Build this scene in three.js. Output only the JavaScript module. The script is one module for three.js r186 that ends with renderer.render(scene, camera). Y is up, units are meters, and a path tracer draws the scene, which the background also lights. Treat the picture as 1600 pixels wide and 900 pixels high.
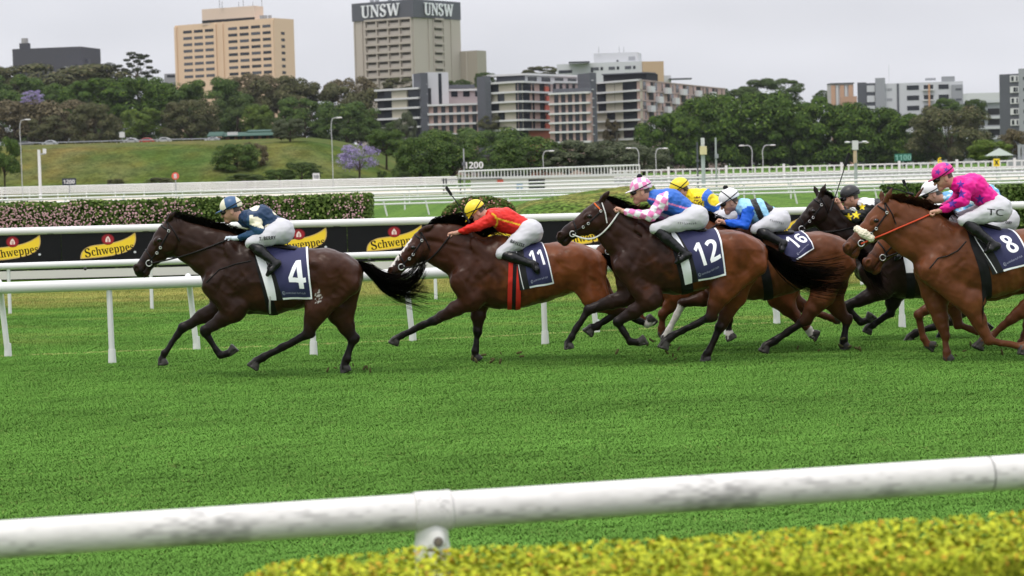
import * as THREE from 'three';
import { mergeGeometries } from 'three/addons/utils/BufferGeometryUtils.js';
import { FontLoader } from 'three/addons/loaders/FontLoader.js';
import { TextGeometry } from 'three/addons/geometries/TextGeometry.js';
import { ImprovedNoise } from 'three/addons/math/ImprovedNoise.js';

// ------------------------------------------------------------------ camera, sky, sun, exposure
const scene = new THREE.Scene();
const FOCAL = 3600, EYE = 2.2;                         // focal length in photo pixels (1600 x 900), eye height in metres
const camera = new THREE.PerspectiveCamera(2 * Math.atan(450 / FOCAL) * 180 / Math.PI, 16 / 9, 0.3, 6000);
camera.rotation.order = 'YXZ';
camera.position.set(0, EYE, 0);
camera.rotation.set(-Math.atan(185 / FOCAL), 0, -1.5 * Math.PI / 180);
camera.focus = 25.6; camera.userData.fStop = 4.2;
camera.updateMatrixWorld(true);

const perlin = new ImprovedNoise();
const noise = (x, y, z) => perlin.noise(x, y, z);
const fbm = (x, y, z, n = 4) => { let a = 0, s = 0.5; for (let i = 0; i < n; i++) { a += s * noise(x, y, z); x *= 2.03; y *= 2.03; z *= 2.03; s *= 0.5; } return a; };
const clamp = (x, a = 0, b = 1) => Math.min(b, Math.max(a, x));
const lerp = (a, b, t) => a + (b - a) * t;
const smooth = (a, b, x) => { const t = clamp((x - a) / (b - a)); return t * t * (3 - 2 * t); };
function random(seed) { let s = seed | 0; return () => { s = (s + 0x6d2b79f5) | 0; let t = Math.imul(s ^ (s >>> 15), 1 | s); t = (t + Math.imul(t ^ (t >>> 7), 61 | t)) ^ t; return ((t ^ (t >>> 14)) >>> 0) / 4294967296; }; }

{ // an overcast sky: pale grey, brighter towards the zenith as a cloud layer is, with soft cloud mottling all round
  const W = 1024, H = 512, data = new Float32Array(W * H * 4);
  for (let j = 0; j < H; j++) {
    const el = ((j + 0.5) / H - 0.5) * Math.PI, up = Math.max(0, Math.sin(el));
    for (let i = 0; i < W; i++) {
      const az = (i + 0.5) / W * Math.PI * 2, c = Math.cos(el), x = Math.cos(az) * c, z = Math.sin(az) * c, y = Math.sin(el);
      const k = 1 / (Math.max(y, 0) + 0.12);
      const m = fbm(x * k * 0.9 + 3, y * 2, z * k * 0.9 + 7, 5), m2 = fbm(x * 9 + 11, y * 34, z * 9 + 5, 4);
      const base = 0.70 * (1 + 2 * up) * (1 + 0.16 * m + 0.15 * m2);
      const warm = 0.5 + 0.9 * m2;
      const o = (j * W + i) * 4;
      data[o] = base * (0.965 + 0.02 * warm); data[o + 1] = base * (0.985 + 0.008 * warm); data[o + 2] = base * 1.055; data[o + 3] = 1;
    }
  }
  const t = new THREE.DataTexture(data, W, H, THREE.RGBAFormat, THREE.FloatType);
  t.mapping = THREE.EquirectangularReflectionMapping; t.magFilter = THREE.LinearFilter; t.needsUpdate = true;
  scene.background = t; scene.environment = t;
}
const sun = new THREE.DirectionalLight(0xfff4e6, 1.5);
sun.position.set(-14, 60, -6); sun.target.position.set(0, 0, -28);
sun.castShadow = true; sun.shadow.radius = 22; sun.shadow.mapSize.set(2048, 2048);
Object.assign(sun.shadow.camera, { left: -40, right: 40, top: 40, bottom: -40, near: 1, far: 160 });
scene.add(sun, sun.target);
const renderer = new THREE.WebGLRenderer({ antialias: true });
renderer.toneMapping = THREE.LinearToneMapping; renderer.toneMappingExposure = 1.0;
renderer.shadowMap.enabled = true;
scene.fog = new THREE.FogExp2(0xdfe4ec, 0.00003);

// ------------------------------------------------------------------ where a point of the photograph stands
const v3 = (x, y, z) => new THREE.Vector3(x, y, z);
function sight(px, py) { return v3((px - 800) / FOCAL, (450 - py) / FOCAL, -1).applyQuaternion(camera.quaternion); }
function at(px, py, depth) { const d = sight(px, py); return d.multiplyScalar(depth / -d.z).add(camera.position); }
function onGround(px, py) { const d = sight(px, py); return d.multiplyScalar(-EYE / d.y).add(camera.position); }
const groundY = (px, depth) => { let lo = 200, hi = 3000; for (let i = 0; i < 40; i++) { const m = (lo + hi) / 2; if (at(px, m, depth).y > 0) lo = m; else hi = m; } return lo; };

// ------------------------------------------------------------------ things, parts, materials
const taken = {};
function numbered(name) { const n = taken[name] = (taken[name] ?? -1) + 1; return n ? name + '_' + String(n).padStart(3, '0') : name; }
function tag(o, label, category, group, kind) { o.userData.label = label; if (category) o.userData.category = category; if (group) o.userData.group = group; if (kind) o.userData.kind = kind; return o; }
function thing(name, label, category, pos = [0, 0, 0], group) { const o = new THREE.Group(); o.name = numbered(name); scene.add(o); o.position.set(...pos); return tag(o, label, category, group); }
function mesh(name, geo, mat, parent) {
  const g = Array.isArray(geo) ? merge(geo) : geo;
  const m = new THREE.Mesh(g, mat); m.name = parent ? name : numbered(name); m.castShadow = m.receiveShadow = true; (parent ?? scene).add(m); return m;
}
function structure(name, geo, mat) { const m = mesh(name, geo, mat); m.userData.kind = 'structure'; return m; }
function merge(list) {
  const flat = list.map((g) => { const h = g.index ? g.toNonIndexed() : g; for (const k of Object.keys(h.attributes)) if (!['position', 'normal', 'uv'].includes(k)) h.deleteAttribute(k); if (!h.attributes.uv) h.setAttribute('uv', new THREE.BufferAttribute(new Float32Array(h.attributes.position.count * 2), 2)); return h; });
  return flat.length === 1 ? flat[0] : mergeGeometries(flat);
}
const rgb = (r, g, b) => new THREE.Color().setRGB(r, g, b);
const mat = (r, g, b, o = {}) => new THREE.MeshPhysicalMaterial({ color: rgb(r, g, b), roughness: 0.75, specularIntensity: 0.4, ...o });
function box(w, h, d, x = 0, y = 0, z = 0) { const g = new THREE.BoxGeometry(w, h, d); g.translate(x, y, z); return g; }
function tube(points, radius, sides = 8, seg) { const c = new THREE.CatmullRomCurve3(points, false, 'centripetal'); return new THREE.TubeGeometry(c, seg ?? Math.max(2, (points.length - 1) * 4), radius, sides, false); }
function bar(a, b, r0, r1 = r0, sides = 8) {           // a straight, possibly tapered, round bar from a to b
  const d = b.clone().sub(a), g = new THREE.CylinderGeometry(r1, r0, d.length(), sides, 1); g.translate(0, d.length() / 2, 0);
  g.applyQuaternion(new THREE.Quaternion().setFromUnitVectors(v3(0, 1, 0), d.normalize())); g.translate(a.x, a.y, a.z); return g;
}
function canvasTexture(w, h, draw) { const c = document.createElement('canvas'); c.width = w; c.height = h; draw(c.getContext('2d'), w, h); const t = new THREE.CanvasTexture(c); t.colorSpace = THREE.SRGBColorSpace; t.magFilter = THREE.LinearFilter; return t; }
function dataTexture(w, h, f, srgb) {                    // f(u, v) gives [r, g, b] in 0..1
  const a = new Uint8Array(w * h * 4); for (let j = 0; j < h; j++) for (let i = 0; i < w; i++) { const c = f(i / w, j / h), o = (j * w + i) * 4; for (let k = 0; k < 3; k++) a[o + k] = clamp(c[k]) * 255; a[o + 3] = 255; }
  const t = new THREE.DataTexture(a, w, h); t.magFilter = THREE.LinearFilter; t.wrapS = t.wrapT = THREE.RepeatWrapping; if (srgb) t.colorSpace = THREE.SRGBColorSpace; t.needsUpdate = true; return t;
}
const hash2 = (i, j, s) => { let h = Math.imul(i, 374761393) + Math.imul(j, 668265263) + Math.imul(s | 0, 2147483647 ^ 40503); h = Math.imul(h ^ (h >>> 13), 1274126177); return ((h ^ (h >>> 16)) >>> 0) / 4294967296; };
const periodic = (u, v, n, s) => { // seamless noise, -1..1, with n cells on a side
  const x = u * n, y = v * n, i = Math.floor(x), j = Math.floor(y), a = x - i, b = y - j, p = a * a * (3 - 2 * a), q = b * b * (3 - 2 * b), w = (k) => ((k % n) + n) % n, i0 = w(i), i1 = w(i + 1), j0 = w(j), j1 = w(j + 1);
  return 2 * lerp(lerp(hash2(i0, j0, s), hash2(i1, j0, s), p), lerp(hash2(i0, j1, s), hash2(i1, j1, s), p), q) - 1; };

// ------------------------------------------------------------------ bodies: a field of joined, tapered shapes, meshed by surface nets
// shapes: E = tapered bone with its own width in the plane of the body (a) and across it (b); C = round bone; S = turned ellipsoid
const E = (x0, y0, z0, a0, b0, x1, y1, z1, a1, b1, tag) => ({ t: 'E', x0, y0, z0, a0, b0, x1, y1, z1, a1, b1, tag });
const C = (p, r0, q, r1, tag) => ({ t: 'C', x0: p[0], y0: p[1], z0: p[2], r0, x1: q[0], y1: q[1], z1: q[2], r1, tag });
const S = (x, y, z, a, b, c, turn = 0, tag) => ({ t: 'S', x, y, z, a, b, c, cs: Math.cos(turn), sn: Math.sin(turn), tag });
function distance(s, x, y, z) {
  if (s.t === 'E') {
    const dx = s.x1 - s.x0, dy = s.y1 - s.y0, l = dx * dx + dy * dy + 1e-9; let t = ((x - s.x0) * dx + (y - s.y0) * dy) / l; t = t < 0 ? 0 : t > 1 ? 1 : t;
    const ex = x - s.x0 - dx * t, ey = y - s.y0 - dy * t, a = s.a0 + (s.a1 - s.a0) * t, b = s.b0 + (s.b1 - s.b0) * t, ez = z - s.z0 - (s.z1 - s.z0) * t;
    const r = Math.sqrt(ex * ex + ey * ey) / a, q = ez / b, k = Math.sqrt(r * r + q * q), g = Math.sqrt(r * r / (a * a) + q * q / (b * b));
    return g < 1e-6 ? -Math.min(a, b) : k * (k - 1) / g;
  }
  if (s.t === 'C') {
    const dx = s.x1 - s.x0, dy = s.y1 - s.y0, dz = s.z1 - s.z0, l = dx * dx + dy * dy + dz * dz + 1e-9; let t = ((x - s.x0) * dx + (y - s.y0) * dy + (z - s.z0) * dz) / l; t = t < 0 ? 0 : t > 1 ? 1 : t;
    const ex = x - s.x0 - dx * t, ey = y - s.y0 - dy * t, ez = z - s.z0 - dz * t; return Math.sqrt(ex * ex + ey * ey + ez * ez) - s.r0 - (s.r1 - s.r0) * t;
  }
  const ux = x - s.x, uy = y - s.y, px = (ux * s.cs + uy * s.sn) / s.a, py = (-ux * s.sn + uy * s.cs) / s.b, pz = (z - s.z) / s.c;
  const k = Math.sqrt(px * px + py * py + pz * pz), g = Math.sqrt(px * px / (s.a * s.a) + py * py / (s.b * s.b) + pz * pz / (s.c * s.c));
  return g < 1e-6 ? -Math.min(s.a, s.b, s.c) : k * (k - 1) / g;
}
function bounds(s) {
  if (s.t === 'S') { const r = Math.max(s.a, s.b); return [s.x - r, s.y - r, s.z - s.c, s.x + r, s.y + r, s.z + s.c]; }
  const r0 = s.t === 'E' ? s.a0 : s.r0, r1 = s.t === 'E' ? s.a1 : s.r1, q0 = s.t === 'E' ? s.b0 : s.r0, q1 = s.t === 'E' ? s.b1 : s.r1, r = Math.max(r0, r1), q = Math.max(q0, q1);
  return [Math.min(s.x0, s.x1) - r, Math.min(s.y0, s.y1) - r, Math.min(s.z0, s.z1) - q, Math.max(s.x0, s.x1) + r, Math.max(s.y0, s.y1) + r, Math.max(s.z0, s.z1) + q];
}
class Field {
  constructor(shapes, cell, pad = 0.03) {              // shapes: [shape, k, cut?]
    const lo = [1e9, 1e9, 1e9], hi = [-1e9, -1e9, -1e9];
    for (const [s, , cut] of shapes) if (!cut) { const b = bounds(s); for (let i = 0; i < 3; i++) { lo[i] = Math.min(lo[i], b[i]); hi[i] = Math.max(hi[i], b[i + 3]); } }
    this.lo = lo.map((v) => v - pad); this.cell = cell; this.n = lo.map((v, i) => Math.ceil((hi[i] - v + 2 * pad) / cell) + 1);
    const [nx, ny, nz] = this.n; this.d = new Float32Array(nx * ny * nz).fill(0.2); this.shapes = shapes;
    for (const [s, k, cut] of shapes) this.join(s, k, cut);
  }
  join(s, k, cut) {
    const b = bounds(s), m = k + 0.05, { lo, cell, n, d } = this, [nx, ny, nz] = n;
    const i0 = Math.max(0, Math.floor((b[0] - m - lo[0]) / cell)), i1 = Math.min(nx - 1, Math.ceil((b[3] + m - lo[0]) / cell));
    const j0 = Math.max(0, Math.floor((b[1] - m - lo[1]) / cell)), j1 = Math.min(ny - 1, Math.ceil((b[4] + m - lo[1]) / cell));
    const h0 = Math.max(0, Math.floor((b[2] - m - lo[2]) / cell)), h1 = Math.min(nz - 1, Math.ceil((b[5] + m - lo[2]) / cell));
    for (let h = h0; h <= h1; h++) for (let j = j0; j <= j1; j++) { let o = (h * ny + j) * nx + i0; for (let i = i0; i <= i1; i++, o++) {
      const v = distance(s, lo[0] + i * cell, lo[1] + j * cell, lo[2] + h * cell), w = d[o];
      if (cut) { const e = Math.max(k - Math.abs(w + v), 0) / (k || 1); d[o] = Math.max(w, -v) + e * e * k * 0.25; } else { const e = Math.max(k - Math.abs(w - v), 0) / (k || 1); d[o] = Math.min(w, v) - e * e * k * 0.25; }
    } }
  }
  warp(f) { const { lo, cell, n, d } = this, [nx, ny, nz] = n; let o = 0; for (let h = 0; h < nz; h++) for (let j = 0; j < ny; j++) for (let i = 0; i < nx; i++, o++) if (Math.abs(d[o]) < 0.05) d[o] += f(lo[0] + i * cell, lo[1] + j * cell, lo[2] + h * cell); return this; }
  at(x, y, z) {
    const { lo, cell, n, d } = this, [nx, ny, nz] = n, fx = (x - lo[0]) / cell, fy = (y - lo[1]) / cell, fz = (z - lo[2]) / cell;
    if (fx < 0 || fy < 0 || fz < 0 || fx >= nx - 1 || fy >= ny - 1 || fz >= nz - 1) return 0.2;
    const i = fx | 0, j = fy | 0, h = fz | 0, u = fx - i, v = fy - j, w = fz - h, o = (h * ny + j) * nx + i, p = nx * ny;
    const a = (d[o] * (1 - u) + d[o + 1] * u) * (1 - v) + (d[o + nx] * (1 - u) + d[o + nx + 1] * u) * v;
    const b = (d[o + p] * (1 - u) + d[o + p + 1] * u) * (1 - v) + (d[o + p + nx] * (1 - u) + d[o + p + nx + 1] * u) * v; return a * (1 - w) + b * w;
  }
  normal(x, y, z) { const e = this.cell * 0.9, g = [this.at(x + e, y, z) - this.at(x - e, y, z), this.at(x, y + e, z) - this.at(x, y - e, z), this.at(x, y, z + e) - this.at(x, y, z - e)], l = Math.hypot(...g) || 1; return [g[0] / l, g[1] / l, g[2] / l]; }
  march(x, y, z, dx, dy, dz, far = 1.2) {              // first point of the surface along a ray from outside
    let t = 0; for (let i = 0; i < 240 && t < far; i++) { const v = this.at(x + dx * t, y + dy * t, z + dz * t); if (v < 0.0015) return [x + dx * t, y + dy * t, z + dz * t]; t += Math.max(0.002, v * 0.6); } return null; }
  leave(x, y, z, dx, dy, dz) { let t = 0; for (let i = 0; i < 400; i++) { if (this.at(x + dx * t, y + dy * t, z + dz * t) > 0) break; t += 0.004; } let a = Math.max(0, t - 0.004), b = t; for (let i = 0; i < 7; i++) { const c = (a + b) / 2; if (this.at(x + dx * c, y + dy * c, z + dz * c) > 0) b = c; else a = c; } return [x + dx * b, y + dy * b, z + dz * b]; } // from inside out
  geometry(colour) {
    const { lo, cell, n, d } = this, [nx, ny, nz] = n, slice = nx * ny, index = new Int32Array(nx * ny * nz).fill(-1), pos = [], idx = [];
    const corner = [0, 1, nx, nx + 1, slice, slice + 1, slice + nx, slice + nx + 1];
    const edges = [[0, 1], [0, 2], [0, 4], [1, 3], [1, 5], [2, 3], [2, 6], [3, 7], [4, 5], [4, 6], [5, 7], [6, 7]];
    for (let h = 0; h < nz - 1; h++) for (let j = 0; j < ny - 1; j++) for (let i = 0; i < nx - 1; i++) {
      const o = h * slice + j * nx + i; let mask = 0; for (let c = 0; c < 8; c++) if (d[o + corner[c]] < 0) mask |= 1 << c; if (mask === 0 || mask === 255) continue;
      let sx = 0, sy = 0, sz = 0, m = 0;
      for (const [a, b] of edges) if (((mask >> a) & 1) !== ((mask >> b) & 1)) { const va = d[o + corner[a]], vb = d[o + corner[b]], t = va / (va - vb); sx += (a & 1) + ((b & 1) - (a & 1)) * t; sy += ((a >> 1) & 1) + (((b >> 1) & 1) - ((a >> 1) & 1)) * t; sz += (a >> 2) + ((b >> 2) - (a >> 2)) * t; m++; }
      index[o] = pos.length / 3; pos.push(lo[0] + (i + sx / m) * cell, lo[1] + (j + sy / m) * cell, lo[2] + (h + sz / m) * cell);
    }
    for (let h = 1; h < nz - 1; h++) for (let j = 1; j < ny - 1; j++) for (let i = 1; i < nx - 1; i++) {
      const o = h * slice + j * nx + i, s = d[o] < 0;
      const quad = (a, b, c, e, flip) => { if (a < 0 || b < 0 || c < 0 || e < 0) return; if (flip) idx.push(a, c, b, a, e, c); else idx.push(a, b, c, a, c, e); };
      if (s !== d[o + 1] < 0) quad(index[o - nx - slice], index[o - slice], index[o], index[o - nx], !s);
      if (s !== d[o + nx] < 0) quad(index[o - 1 - slice], index[o - 1], index[o], index[o - slice], !s);
      if (s !== d[o + slice] < 0) quad(index[o - 1 - nx], index[o - nx], index[o], index[o - 1], !s);
    }
    const g = new THREE.BufferGeometry(), P = new Float32Array(pos), N = new Float32Array(P.length); g.setAttribute('position', new THREE.BufferAttribute(P, 3));
    for (let i = 0; i < P.length; i += 3) { const q = this.normal(P[i], P[i + 1], P[i + 2]); N[i] = q[0]; N[i + 1] = q[1]; N[i + 2] = q[2]; }
    g.setAttribute('normal', new THREE.BufferAttribute(N, 3)); g.setIndex(idx);
    if (colour) { const K = new Float32Array(P.length); for (let i = 0; i < P.length; i += 3) { const c = colour(P[i], P[i + 1], P[i + 2], N[i], N[i + 1], N[i + 2]); K[i] = c[0]; K[i + 1] = c[1]; K[i + 2] = c[2]; } g.setAttribute('color', new THREE.BufferAttribute(K, 3)); }
    return g;
  }
  nearest(x, y, z) { let best = 1e9, t; for (const [s, , cut] of this.shapes) if (!cut && s.tag) { const v = distance(s, x, y, z); if (v < best) { best = v; t = s.tag; } } return t; }
}
function joined(list) {                                  // indexed geometries with colours, joined
  const keep = ['position', 'normal', 'color']; return mergeGeometries(list.map((g) => { for (const k of Object.keys(g.attributes)) if (!keep.includes(k)) g.deleteAttribute(k); return g; })); }
function hair(strands, sides = 3) {                      // strands: { p: [Vector3...], r } -> tapered locks in one geometry
  const pos = [], nor = [], idx = [];
  for (const { p, r, flat = 1 } of strands) {
    const c = new THREE.CatmullRomCurve3(p), n = Math.max(5, p.length * 3), base = pos.length / 3;
    for (let i = 0; i <= n; i++) {
      const q = c.getPoint(i / n), t = c.getTangent(i / n), side = v3(0, 0, 1).cross(t); if (side.lengthSq() < 1e-6) side.set(1, 0, 0); side.normalize(); const up = t.clone().cross(side), w = r * Math.pow(1 - i / n, 0.7) + 0.0006;
      for (let k = 0; k < sides; k++) { const a = k / sides * Math.PI * 2, ca = Math.cos(a), sa = Math.sin(a); pos.push(q.x + (side.x * ca + up.x * sa * flat) * w, q.y + (side.y * ca + up.y * sa * flat) * w, q.z + (side.z * ca + up.z * sa * flat) * w); nor.push(side.x * ca + up.x * sa, side.y * ca + up.y * sa, side.z * ca + up.z * sa); }
      if (i) for (let k = 0; k < sides; k++) { const a = base + (i - 1) * sides + k, b = base + (i - 1) * sides + (k + 1) % sides; idx.push(a, a + sides, b, b, a + sides, b + sides); }
    }
  }
  const g = new THREE.BufferGeometry(); g.setAttribute('position', new THREE.Float32BufferAttribute(pos, 3)); g.setAttribute('normal', new THREE.Float32BufferAttribute(nor, 3)); g.setIndex(idx); return g;
}

// ------------------------------------------------------------------ turf
const matte = { roughness: 1, specularIntensity: 0.05 };
const dryness = (x, z) => clamp(0.25 * smooth(-36, -40, z + 1.2 * noise(x * 0.4, z * 0.4, 2)) + 0.55 * smooth(-39.5, -42, z + 0.8 * noise(x * 0.6, z * 0.6, 5)) + 0.9 * fbm(x * 0.35, z * 0.9, 1, 4) * smooth(-28, -34, z));
const turfTone = (x, z) => 1 + 0.32 * fbm(x * 0.22 + 5, z * 0.8, 3, 3) + 0.46 * fbm(x * 1.3, z * 1.9, 8, 4) + 0.07 * Math.sin(z * 1.25 + 0.7 * noise(x * 0.2, 0, z * 0.2));
{
  const tex = dataTexture(1024, 1024, (u, v) => { const a = periodic(u, v, 40, 1) * 0.5 + periodic(u, v, 130, 3) * 0.5, b = periodic(u, v, 9, 7), k = 0.72 + 0.36 * a + 0.14 * b; return [0.425 * k + 0.02 * b, 0.575 * k, 0.26 * k]; }, true);
  tex.repeat.set(1 / 5, 1 / 5);
  const g = new THREE.PlaneGeometry(5000, 5000, 1, 1); g.rotateX(-Math.PI / 2); g.translate(0, 0, -2200); const uv = g.attributes.uv, p = g.attributes.position; for (let i = 0; i < uv.count; i++) uv.setXY(i, p.getX(i), p.getZ(i));
  structure('turf', g, new THREE.MeshPhysicalMaterial({ map: tex, ...matte }));
}
// the pale line of dry grass along the feet of the running rail
const railA = [[-140, 27.25], [0, 27.4], [300, 27.75], [650, 28.3], [850, 28.8], [1137, 29.6], [1410, 30.1], [1760, 30.6]];
const railDepth = (px) => { for (let i = 0; i + 1 < railA.length; i++) if (px <= railA[i + 1][0]) { const t = (px - railA[i][0]) / (railA[i + 1][0] - railA[i][0]); return lerp(railA[i][1], railA[i + 1][1], t); } return 30.6; };
const floor = (px, depth, y = 0) => { const p = at(px, 265 + 2.2 * FOCAL / depth, depth); return v3(p.x, y, -depth); };
const linePath = railA.map(([px, d]) => floor(px, d + 1.75));
const lineZ = (x) => { for (let i = 0; i + 1 < linePath.length; i++) if (x <= linePath[i + 1].x) { const t = (x - linePath[i].x) / (linePath[i + 1].x - linePath[i].x); return lerp(linePath[i].z, linePath[i + 1].z, t) + 0.12 * noise(x * 0.5, 0, 2); } return linePath.at(-1).z; };
{ // grass blades: tufts of bent blades all over the near turf
  const blade = (w, hgt, bend, ang, ox, oz) => { const c = Math.cos(ang), s = Math.sin(ang), P = [[-w, 0, 0], [w, 0, 0], [-w * 0.75, hgt * 0.55, bend * 0.35], [w * 0.75, hgt * 0.55, bend * 0.35], [0, hgt, bend]].map(([x, y, z]) => [x * c + z * s + ox, y, -x * s + z * c + oz]); return [P[0], P[1], P[2], P[2], P[1], P[3], P[2], P[3], P[4]]; };
  const rnd = random(5), pos = [], nor = []; for (let i = 0; i < 9; i++) for (const p of blade(0.0026 + 0.002 * rnd(), 0.010 + 0.013 * rnd(), 0.022 + 0.034 * rnd(), rnd() * 6.28, (rnd() - 0.5) * 0.05, (rnd() - 0.5) * 0.05)) { pos.push(...p); nor.push((rnd() - 0.5) * 0.5, 1, (rnd() - 0.5) * 0.5); }
  const g = new THREE.BufferGeometry(); g.setAttribute('position', new THREE.Float32BufferAttribute(pos, 3)); g.setAttribute('normal', new THREE.Float32BufferAttribute(nor, 3)); g.computeVertexNormals();
  const zones = [[8.6, 13, 1500], [13, 18, 1150], [18, 24, 900], [24, 32, 620], [32, 48, 300]], spots = [];
  for (const [d0, d1, per] of zones) { const w = (d) => d * 1600 / FOCAL * 1.06, n = Math.round((w(d0) + w(d1)) / 2 * (d1 - d0) * per); for (let i = 0; i < n; i++) { const d = lerp(d0, d1, rnd()), x = (rnd() - 0.5) * w(d) ; spots.push([x, -d]); } }
  const inst = new THREE.InstancedMesh(g, new THREE.MeshPhysicalMaterial({ color: 0xffffff, side: THREE.DoubleSide, ...matte }), spots.length), M4 = new THREE.Matrix4(), q = new THREE.Quaternion(), up = v3(0, 1, 0), col = new THREE.Color();
  spots.forEach(([x, z], i) => {
    const dry = dryness(x, z), onLine = Math.abs(z - lineZ(x)) < 0.045 + 0.03 * noise(x * 3, z, 1), k = turfTone(x, z) * (0.91 + 0.18 * rnd()), tall = (z < -39.5 ? 1.7 : 1) * (0.75 + 0.6 * rnd());
    q.setFromAxisAngle(up, rnd() * 6.28); M4.compose(v3(x, 0, z), q, v3(1, tall, 1)); inst.setMatrixAt(i, M4);
    let c = [0.108 * k, 0.232 * k, 0.042 * k]; c = [lerp(c[0], 0.34 * k, dry), lerp(c[1], 0.31 * k, dry), lerp(c[2], 0.095 * k, dry)]; if (rnd() < 0.012) c = [0.19, 0.26, 0.07]; if (onLine && rnd() < 0.8) c = [0.42, 0.42, 0.16]; inst.setColorAt(i, col.setRGB(...c));
  });
  inst.name = 'grass'; inst.castShadow = inst.receiveShadow = true; tag(inst, 'short mown green grass of the race track', 'grass', null, 'stuff'); scene.add(inst);
}

// ------------------------------------------------------------------ rails
const stain = dataTexture(512, 512, (u, v) => { const a = periodic(u, v, 4, 2), b = periodic(u, v, 13, 4), c = periodic(u, v, 60, 6), s = clamp(0.8 * (a + 0.6 * b + 0.35 * c - 0.12)), k = 0.815 - 0.27 * s - 0.025 * c; return [k, k * 0.99, k * 0.975]; }, true);
const pvcDirty = new THREE.MeshPhysicalMaterial({ map: stain, roughness: 0.42, specularIntensity: 0.4 });
const pvc = mat(0.66, 0.66, 0.655, { roughness: 0.45 }), pvcFar = mat(0.68, 0.68, 0.67, { roughness: 0.6 });
const clampDark = mat(0.05, 0.05, 0.05, { roughness: 0.5, metalness: 0.6 });
{ // the near rail, just in front of the camera
  const p = (px, py, d) => at(px, py, d), o = thing('near_rail', 'thick white plastic rail with grey stains crossing the foreground', 'rail', [0, 0, 0]);
  const y = (px) => 843 - 0.0662 * px, dep = (px) => 8.1 + 0.74 * px / 1600, c = (px) => at(px, y(px), dep(px));
  const pipe = (a, b) => { const pts = []; for (let i = 0; i <= 12; i++) pts.push(c(lerp(a, b, i / 12))); const g = tube(pts, 0.0675, 32, 24), uv = g.attributes.uv; for (let i = 0; i < uv.count; i++) uv.setXY(i, uv.getX(i) * (b - a) / 800, uv.getY(i) * 0.5); return g; };
  mesh('rail_pipe', pipe(-300, 1544), pvcDirty, o); mesh('rail_pipe', pipe(1547, 2000), pvcDirty, o);
  mesh('joint_sleeve', tube([c(1538), c(1554)], 0.0655, 24, 1), mat(0.30, 0.30, 0.29), o);
  const ax = c(760).sub(c(600)).normalize(), k = c(676);
  const prof = [[0.0, 0], [0.0705, 0], [0.0735, 0.006], [0.0735, 0.134], [0.0705, 0.14], [0.0, 0.14]].map(([r, h]) => new THREE.Vector2(r, h)), sl = new THREE.LatheGeometry(prof, 32); sl.translate(0, -0.07, 0); sl.applyQuaternion(new THREE.Quaternion().setFromUnitVectors(v3(0, 1, 0), ax)); sl.translate(k.x, k.y, k.z); mesh('bracket_sleeve', sl, pvcDirty, o);
  const neck = new Field([[E(k.x - 0.004, k.y - 0.02, k.z, 0.060, 0.055, k.x - 0.006, k.y - 0.15, k.z + 0.005, 0.063, 0.052, 1), 0.01], [E(k.x - 0.006, k.y - 0.15, k.z + 0.005, 0.063, 0.052, k.x - 0.008, k.y - 0.34, k.z - 0.02, 0.064, 0.056, 1), 0.02], [E(k.x - 0.008, k.y - 0.34, k.z - 0.02, 0.064, 0.056, k.x + 0.01, 0.0, k.z - 0.36, 0.058, 0.058, 1), 0.03], [S(k.x + 0.014, k.y - 0.11, k.z + 0.045, 0.032, 0.045, 0.02, 0, 1), 0.012]], 0.007); mesh('bracket_post', neck.geometry(), mat(0.74, 0.74, 0.71, { roughness: 0.5 }), o);
  const bolt = bar(v3(k.x + 0.020, k.y - 0.105, k.z + 0.064), v3(k.x + 0.020, k.y - 0.105, k.z + 0.084), 0.012, 0.011, 6); mesh('bolt', bolt, mat(0.35, 0.30, 0.25, { metalness: 0.8, roughness: 0.45 }), o);
  const nut = bar(v3(k.x + 0.020, k.y - 0.105, k.z + 0.060), v3(k.x + 0.020, k.y - 0.105, k.z + 0.068), 0.018, 0.018, 16); mesh('washer', nut, mat(0.22, 0.2, 0.18, { metalness: 0.6, roughness: 0.6 }), o);
}
{ // the running rail behind the runners: straight and leaning posts in turn
  const o = thing('running_rail', 'low white running rail right behind the galloping horses', 'rail'), H = 0.95;
  mesh('rail_pipe', tube(railA.map(([px, d]) => floor(px, d, H)), 0.069, 16, 60), pvc, o);
  const post = (foot, head) => { const ft = box(0.10, 0.20, 0.10, 0, 0.10, 0); ft.translate(foot.x, 0, foot.z); mesh('post', bar(foot, head, 0.036, 0.034, 12), pvc, o); mesh('post_foot', new THREE.CylinderGeometry(0.043, 0.05, 0.17, 12).translate(foot.x, 0.085, foot.z), pvc, o); };
  for (const px of [-150, 175, 490, 852, 1137, 1410, 1690]) { const d = railDepth(px); post(floor(px, d), floor(px - 1, d, H - 0.06)); }
  for (const px of [10, 305, 643, 930, 1212, 1480]) { const d = railDepth(px), f = floor(px + 2, d + 1.7), h = floor(px - 9, d, H - 0.02), q = floor(px - 5, d + 1.6, 0.72), q2 = floor(px - 7, d + 1.2, 0.95); mesh('post', tube([f, q, q2, h], 0.037, 12, 24), pvc, o); mesh('post_foot', new THREE.CylinderGeometry(0.043, 0.05, 0.17, 12).translate(f.x, 0.085, f.z), pvc, o); }
}
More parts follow.
